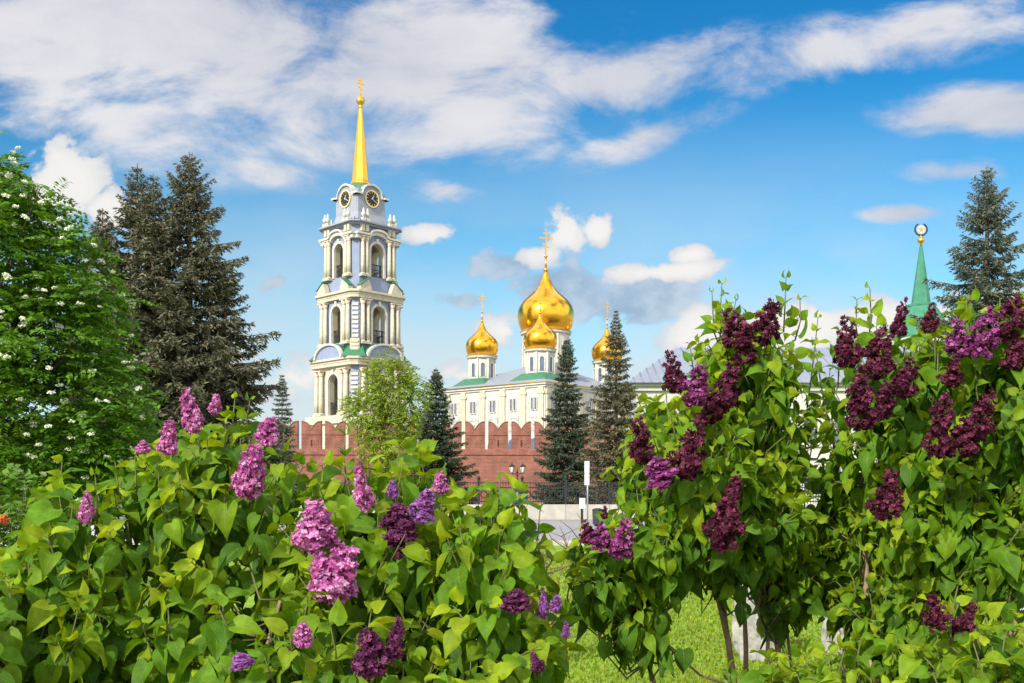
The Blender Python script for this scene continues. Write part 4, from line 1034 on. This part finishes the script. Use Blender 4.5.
def lilac(label, base, stems, ells, nshoots, flowers, seed, c_young, c_mid, c_old, extra=(), leaf=(.052, .092), zmin=.55):
    rng = np.random.default_rng(seed)
    root = empty('lilac_bush', base, 0, label, 'lilac bush', 'lilac bushes in the foreground')
    B = np.array(base)
    # flowers first
    fl = []
    for (px, py, w, h, Yf, kind, tilt) in flowers:
        c = np.array(P(px, py, Yf)); fl.append((c, w * Yf / F / 2, h * Yf / F, kind, tilt))
    pts, nor = sample_ell(rng, ells, nshoots, .55, keep=lambda p, v: p[2] > zmin and (v[1] < .45 or rng.random() < .25))
    shoots = [(p, nr, rng.uniform(.10, .22), 0) for p, nr in zip(pts, nor)]
    for (px, py, Yf, ln, dx) in extra:
        shoots.append((np.array(P(px, py, Yf)), np.array([dx, -.1, 1.0]), ln, 1))
    bs = []; ds = []; ns = []; szs = []; cs = []
    st = MB(); nodes = []
    for s in stems:
        pl = [Vector(q) for q in s[0]]
        for a, b in zip(pl[:-1], pl[1:]):
            for k in range(6): nodes.append(a.lerp(b, k / 6))
        nodes.append(pl[-1])
    nodes_np = np.array([tuple(n) for n in nodes])
    tw = MB()
    for (p, nr, ln, free) in shoots:
        ax = nr * (.75 if not free else 1) + np.array([0, 0, .75]) + rng.normal(0, .22, 3) * (1 - .6 * free); ax /= np.linalg.norm(ax)
        b0 = p - ax * ln
        # connect to nearest stem node that lies lower
        dif = nodes_np - b0; dist = np.linalg.norm(dif, axis=1) + np.where(dif[:, 2] > -.02, 2.0, 0)
        j = int(np.argmin(dist)); nd = nodes_np[j]
        if dist[j] < 1.2:
            m1 = nd * .5 + b0 * .5 + np.array([0, 0, -.06]) + rng.normal(0, .02, 3)
            tw.tube([nd - B, m1 - B, b0 - B], [.0042, .0034, .0026], 5)
        tw.tube([b0 - B, (b0 + p) / 2 - B + rng.normal(0, .004, 3), p - B], [.003, .0025, .0016], 5)
        nn_ = max(3, int(ln / .036)); roll = rng.uniform(0, 6.28)
        ref = np.cross(ax, rng.normal(0, 1, 3)); ref /= np.linalg.norm(ref); ref2 = np.cross(ax, ref)
        young = rng.random()
        for k in range(nn_):
            t = k / (nn_ - 1); q = b0 + ax * ln * (.06 + .94 * t)
            th = roll + k * 1.57
            e = ref * math.cos(th) + ref2 * math.sin(th)
            for sg in (-1, 1):
                if rng.random() < .06: continue
                tt = t if not free else .35 + .65 * t
                grow = min(1.0, .35 + 1.05 * (1 - tt)) if free else min(1.0, .6 + .8 * (1 - t))
                L_ = rng.uniform(*leaf) * grow * (1.0 if not free else .85)
                out = e * sg
                droop = rng.uniform(.55, 1.9) * (1.0 - .75 * t * t)
                if free: droop = rng.uniform(-.5, .25)
                pet = q + (out * .9 + ax * .45) * (.014 + .020 * (1 - t)) * (1 if not free else .5)
                d_ = out * (.55 + .3 * t) + ax * (.15 + .6 * t * t) + np.array([0, 0, -droop]) + nr * .25 + rng.normal(0, .2, 3)
                d_ /= np.linalg.norm(d_)
                up = out * .55 + np.array([0, 0, .5]) + nr * np.array([.7, .7, .3]) + rng.normal(0, .33, 3)
                tw.tube([q - B, (q + pet) / 2 - B + np.array([0, 0, .002]), pet - B], .0011, 3)
                bs.append(pet); ds.append(d_); ns.append(up); szs.append(L_)
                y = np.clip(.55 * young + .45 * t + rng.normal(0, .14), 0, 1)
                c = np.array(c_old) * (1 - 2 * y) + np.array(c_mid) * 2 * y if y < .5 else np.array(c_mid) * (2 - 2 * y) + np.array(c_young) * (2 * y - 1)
                cs.append(c * rng.uniform(.82, 1.15))
    bs = np.array(bs); ds = np.array(ds); ns = np.array(ns); szs = np.array(szs); cs = np.array(cs)
    # blossoms push the leaves aside: clear the leaves inside and just in front of each flower head
    ctr = bs + ds * szs[:, None] * .5; keep = np.ones(len(bs), bool)
    for (c, r, h, kind, tilt) in fl:
        rel = ctr - c
        out = np.array([c[0] * -.1, -1.0, .15]); out /= np.linalg.norm(out)
        al = np.clip(rel @ out, 0, .42); per = np.linalg.norm((rel - al[:, None] * out) * np.array([1, 1, .5 * (r * 2.2) / max(h * .5, r) + .3]), axis=1)
        kk = .75 if kind in ('mag', 'vio', 'dkm') else .44
        keep &= ~(per < r * kk + .012)
    bs, ds, ns, szs, cs = bs[keep], ds[keep], ns[keep], szs[keep], cs[keep]
    V, Fc, UV = lilac_leaves(bs - B, ds, ns, szs, rng)
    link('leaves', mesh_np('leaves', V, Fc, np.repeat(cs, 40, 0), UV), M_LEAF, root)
    tw.build('twigs', M_STEM, root)
    for s in stems:
        m = MB(); pl = [Vector(q) - Vector(base) for q in s[0]]; m.tube(pl, list(np.linspace(s[1], s[2], len(pl))), 8); m.build('stem', M_BARK2, root)
    for i, (c, r, h, kind, tilt) in enumerate(fl):
        o = link('flower_cluster', panicle(kind, i % 4), None, root)
        dirv = Vector((math.sin(math.radians(tilt)), -.28, math.cos(math.radians(tilt)))).normalized()
        q = dirv.to_track_quat('Z', 'Y').to_matrix().to_4x4()
        s_r = r / (.050 if kind in ('mag', 'vio', 'dkm') else .060); s_h = h / .175
        o.matrix_local = Matrix.Translation(Vector(c - B) - dirv * h * .48) @ q @ Matrix.Rotation(i * 1.3, 4, 'Z') @ Matrix.Diagonal((s_r, s_r, s_h, 1))
    return root
def E(px, py, Y, rx, ry, rY): return (tuple(P(px, py, Y)), (rx * Y / F, rY, ry * Y / F))
def stemline(pts): return [tuple(P(*q)) for q in pts]

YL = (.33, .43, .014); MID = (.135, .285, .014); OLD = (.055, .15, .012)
# left bush
ells = [E(235, 560, 3.25, 120, 145, .50), E(115, 590, 3.05, 112, 122, .45), E(25, 640, 2.75, 100, 95, .40), E(385, 570, 3.15, 115, 125, .48), E(488, 605, 3.0, 85, 126, .42), E(290, 680, 2.75, 190, 100, .45), E(440, 720, 2.8, 120, 90, .4)]
fl = [(190, 410, 24, 44, 2.95, 'mag', -8), (169, 437, 22, 36, 2.9, 'mag', 5), (216, 404, 14, 22, 3.1, 'mag', 10), (143, 447, 16, 14, 3.0, 'mag', 0), (268, 430, 26, 30, 2.95, 'mag', 25), (251, 470, 36, 58, 2.8, 'mag', 12), (87, 507, 16, 34, 2.7, 'mag', 10),
      (315, 526, 46, 54, 2.72, 'mag', 0), (340, 571, 52, 60, 2.62, 'mag', 25), (322, 575, 34, 50, 2.64, 'mag', -5), (361, 488, 20, 46, 2.78, 'mag', -8), (398, 524, 40, 44, 2.80, 'dkm', 0), (425, 505, 30, 34, 2.78, 'vio', 20), (440, 482, 18, 24, 2.86, 'mag', 5),
      (392, 489, 14, 18, 2.85, 'vio', 0), (370, 652, 40, 50, 2.45, 'dkm', -10), (396, 638, 22, 44, 2.47, 'dkm', 10), (303, 634, 22, 26, 2.45, 'mag', 10), (241, 660, 26, 14, 2.4, 'vio', 0), (516, 600, 32, 22, 2.62, 'dkm', 0), (543, 604, 12, 30, 2.66, 'vio', 0), (556, 603, 14, 18, 2.66, 'vio', 10), (566, 629, 9, 18, 2.7, 'vio', 0), (536, 662, 16, 22, 2.55, 'dkm', -20), (405, 548, 24, 24, 2.8, 'dkm', 0)]
b0 = (PX(260, 3.3), 3.3, 0)
stems = []
rs = np.random.default_rng(3)
for (px, py, Y) in ((230, 470, 3.25), (120, 560, 3.1), (40, 610, 2.85), (330, 520, 3.2), (410, 520, 3.15), (490, 570, 3.05), (280, 600, 2.85), (180, 520, 3.2), (540, 640, 3.0)):
    top = P(px, py, Y); bb = Vector((b0[0] + rs.uniform(-.25, .25) + .25 * (top.x - b0[0]), b0[1] + rs.uniform(-.2, .2), 0))
    stems.append(([tuple(bb), tuple(bb.lerp(top, .35) + Vector((rs.normal(0, .03), rs.normal(0, .03), .04))), tuple(bb.lerp(top, .7) + Vector((rs.normal(0, .04), rs.normal(0, .04), .03))), tuple(top)], .02, .006))
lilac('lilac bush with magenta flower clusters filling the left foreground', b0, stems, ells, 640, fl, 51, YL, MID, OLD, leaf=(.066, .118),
      extra=((62, 462, 2.9, .16, .1), (115, 462, 2.95, .18, -.2), (95, 475, 2.9, .16, .1), (135, 455, 3.0, .16, 0), (500, 480, 2.95, .16, .1), (540, 510, 2.95, .14, .2), (235, 398, 3.1, .14, 0), (250, 400, 3.15, .12, .2), (520, 500, 2.9, .14, 0), (490, 492, 2.95, .14, -.1), (345, 435, 3.1, .14, 0)))
# middle bush
ells = [E(742, 425, 3.5, 62, 118, .38), E(690, 480, 3.3, 72, 82, .40), E(668, 440, 3.2, 40, 50, .3), E(612, 558, 3.3, 44, 46, .28), E(735, 520, 3.45, 72, 52, .40), E(775, 490, 3.6, 32, 80, .30), E(650, 530, 3.25, 45, 45, .28), E(785, 560, 3.6, 30, 40, .3), E(640, 610, 3.3, 24, 30, .18)]
fl = [(672, 372, 30, 44, 3.0, 'bur', -12), (696, 385, 40, 44, 2.92, 'pur', 12), (734, 328, 44, 40, 3.25, 'bur', -20), (768, 322, 40, 46, 3.25, 'bur', 15), (745, 350, 30, 30, 3.25, 'bur', 0), (728, 385, 44, 56, 3.1, 'bur', 15), (708, 405, 34, 40, 3.05, 'bur', -10),
      (640, 440, 34, 48, 2.95, 'bur', -10), (690, 448, 44, 64, 2.85, 'bur', 14), (660, 472, 52, 30, 2.85, 'pur', -20), (588, 532, 26, 26, 2.95, 'bur', -20), (622, 538, 34, 44, 2.9, 'pur', 15), (600, 536, 30, 28, 2.92, 'pur', 0), (727, 520, 52, 66, 2.85, 'bur', 8), (736, 484, 22, 26, 2.9, 'bur', 10), (605, 512, 10, 14, 3.0, 'bur', 0)]
b0 = (PX(728, 3.5), 3.5, 0)
stems = [(stemline([(745, 760, 3.5), (728, 640, 3.5), (716, 590, 3.48), (692, 545, 3.4), (672, 480, 3.35)]), .013, .005),
         (stemline([(740, 740, 3.52), (724, 610, 3.5), (722, 570, 3.5), (728, 500, 3.5), (740, 400, 3.5), (742, 340, 3.5)]), .010, .004),
         (stemline([(672, 740, 3.3), (650, 670, 3.3), (636, 620, 3.28), (622, 570, 3.28)]), .009, .004),
         (stemline([(745, 740, 3.6), (746, 650, 3.6), (744, 600, 3.58), (750, 500, 3.55), (765, 420, 3.5)]), .011, .004),
         (stemline([(790, 740, 3.6), (778, 650, 3.6), (768, 590, 3.6), (770, 520, 3.6), (785, 430, 3.6)]), .013, .004),
         (stemline([(765, 740, 3.55), (768, 640, 3.55), (758, 610, 3.55), (764, 585, 3.55)]), .008, .006),
         (stemline([(800, 740, 3.6), (788, 640, 3.6), (782, 560, 3.6), (800, 470, 3.6), (815, 400, 3.6)]), .006, .003)]
stems.append((stemline([(742, 690, 3.5), (700, 675, 3.42), (660, 640, 3.36), (640, 600, 3.3)]), .005, .003))
MX = dict(c_young=(.34, .44, .014), c_mid=(.135, .285, .014), c_old=(.055, .148, .012))
lilac('lilac bush with dark burgundy clusters and bare stems above the lawn', b0, stems, ells, 460, fl, 52, leaf=(.052, .098), zmin=1.15, **MX,
      extra=((722, 284, 3.4, .18, .1), (712, 292, 3.4, .14, -.2), (736, 300, 3.45, .16, .1), (786, 278, 3.4, .18, .1), (800, 300, 3.5, .14, .2), (690, 345, 3.3, .12, -.3), (818, 318, 3.5, .2, .1), (830, 372, 3.6, .25, .2), (812, 395, 3.6, .2, 0), (840, 330, 3.5, .2, .1)))
# right bush
ells = [E(900, 425, 3.3, 74, 108, .40), E(985, 400, 3.15, 70, 105, .42), E(935, 520, 3.3, 95, 82, .42), E(845, 500, 3.55, 32, 70, .28), E(975, 535, 3.15, 38, 50, .30), E(1062, 425, 3.15, 66, 85, .45), E(875, 700, 2.75, 115, 58, .35), E(985, 690, 2.65, 95, 84, .35), E(900, 605, 3.3, 75, 45, .3), E(840, 545, 3.65, 36, 40, .26), E(785, 700, 2.9, 70, 46, .3)]
fl = [(846, 342, 34, 52, 3.0, 'bur', -5), (878, 352, 44, 56, 2.95, 'bur', 10), (900, 318, 22, 40, 3.05, 'bur', 10), (860, 402, 44, 56, 2.85, 'bur', -12), (905, 378, 36, 40, 2.92, 'bur', 20), (884, 400, 30, 40, 2.9, 'bur', 0), (930, 318, 24, 30, 3.0, 'bur', 5), (940, 425, 38, 64, 2.75, 'bur', 0), (952, 372, 30, 30, 2.9, 'bur', 0),
      (980, 418, 40, 60, 2.78, 'bur', 20), (962, 438, 40, 40, 2.76, 'bur', 0), (958, 338, 34, 40, 2.9, 'pur', -10), (985, 332, 40, 50, 2.85, 'pur', 10), (1010, 318, 44, 50, 2.85, 'bur', 15), (1016, 352, 30, 40, 2.85, 'bur', 0), (888, 494, 42, 52, 2.72, 'bur', 5), (936, 612, 34, 40, 2.55, 'bur', -15), (966, 620, 34, 44, 2.6, 'bur', 20)]
b0 = (PX(900, 3.3), 3.3, 0)
stems = [(stemline([(905, 760, 3.3), (905, 600, 3.3), (912, 540, 3.3), (918, 480, 3.28), (905, 400, 3.25)]), .013, .005),
         (stemline([(868, 760, 3.4), (866, 620, 3.4), (866, 560, 3.38), (862, 480, 3.4), (872, 400, 3.3), (875, 340, 3.2)]), .014, .004),
         (stemline([(930, 760, 3.25), (935, 620, 3.2), (950, 520, 3.2), (975, 430, 3.15), (990, 360, 3.1)]), .012, .004),
         (stemline([(1000, 760, 3.1), (1010, 620, 3.1), (1005, 520, 3.1), (1030, 430, 3.1)]), .012, .005),
         (stemline([(850, 760, 3.5), (845, 600, 3.55), (838, 500, 3.55), (832, 420, 3.6), (835, 380, 3.6)]), .008, .003),
         (stemline([(890, 760, 2.8), (880, 700, 2.8), (870, 660, 2.8)]), .008, .004), (stemline([(985, 790, 2.7), (985, 700, 2.7), (980, 640, 2.7)]), .008, .004), (stemline([(790, 790, 2.95), (785, 720, 2.92), (780, 680, 2.9)]), .007, .004)]
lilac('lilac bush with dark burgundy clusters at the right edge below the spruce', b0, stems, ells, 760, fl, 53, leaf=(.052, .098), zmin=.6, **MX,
      extra=((857, 300, 3.2, .18, -.05), (870, 288, 3.2, .18, .05), (815, 345, 3.3, .2, -.3), (966, 300, 3.0, .14, 0), (938, 352, 3.0, .16, .1), (905, 345, 3.1, .14, 0), (1000, 298, 3.0, .14, 0), (958, 585, 2.6, .16, .05), (975, 365, 2.95, .14, 0)))

# small rose shrub at the left edge
def rose():
    rng = np.random.default_rng(61); base = Vector((PX(18, 4.6), 4.6, 0)); root = empty('rose_shrub', base, 0, 'small leafy shrub with one orange bloom at the left edge', 'shrub')
    ells = [(tuple(P(20, 500, 4.6) - base), (.12, .14, .15)), (tuple(P(12, 545, 4.6) - base), (.16, .16, .16)), (tuple(P(15, 610, 4.6) - base), (.2, .2, .3))]
    pts, nor = sample_ell(rng, ells, 200, .3)
    V, Fc, C = sprays(rng, pts, nor, 4, .07, .045, .33, (.05, .13, .015), (.14, .27, .03), flat=0, drop=0)
    link('leaves', mesh_np('leaves', V, Fc, C, smooth=False), M_LEAF2, root)
    s = MB()
    for i in range(24): limbs_to(s, (0, 0, .02), [pts[rng.integers(len(pts))]], .008, rng, .04)
    s.build('stems', M_STEM, root)
    f = panicle_mesh(9, .03, .02, ((.45, .10, .04), (.6, .18, .06), (.65, .3, .12)), 60, .012); o = link('bloom', f, None, root); o.location = P(4, 522, 4.4) - base
rose()

def bare_shrub():
    rng = np.random.default_rng(71); base = Vector((PX(538, 9.0), 9.0, 0)); root = empty('bare_shrub', base, 0, 'small leafless shrub of reddish brown twigs at the edge of the left lilac', 'shrub')
    m = mat('brown_twig', (.16, .08, .05), .8, .3, 30)
    s = MB(); tw = MB()
    for i in range(16):
        t = Vector((rng.normal(0, .16), rng.normal(0, .12), rng.uniform(.85, 1.36))); limbs_to(s, (t.x * .3, t.y * .3, 0), [t], .011, rng, .05)
        for k in range(5):
            a = t * rng.uniform(.55, .95); tw.tube([a, a + Vector((rng.normal(0, .06), rng.normal(0, .06), .09)), a + Vector((rng.normal(0, .12), rng.normal(0, .1), .17))], [.005, .004, .002], 4)
    s.build('stems', m, root); tw.build('twigs', m, root)
bare_shrub()
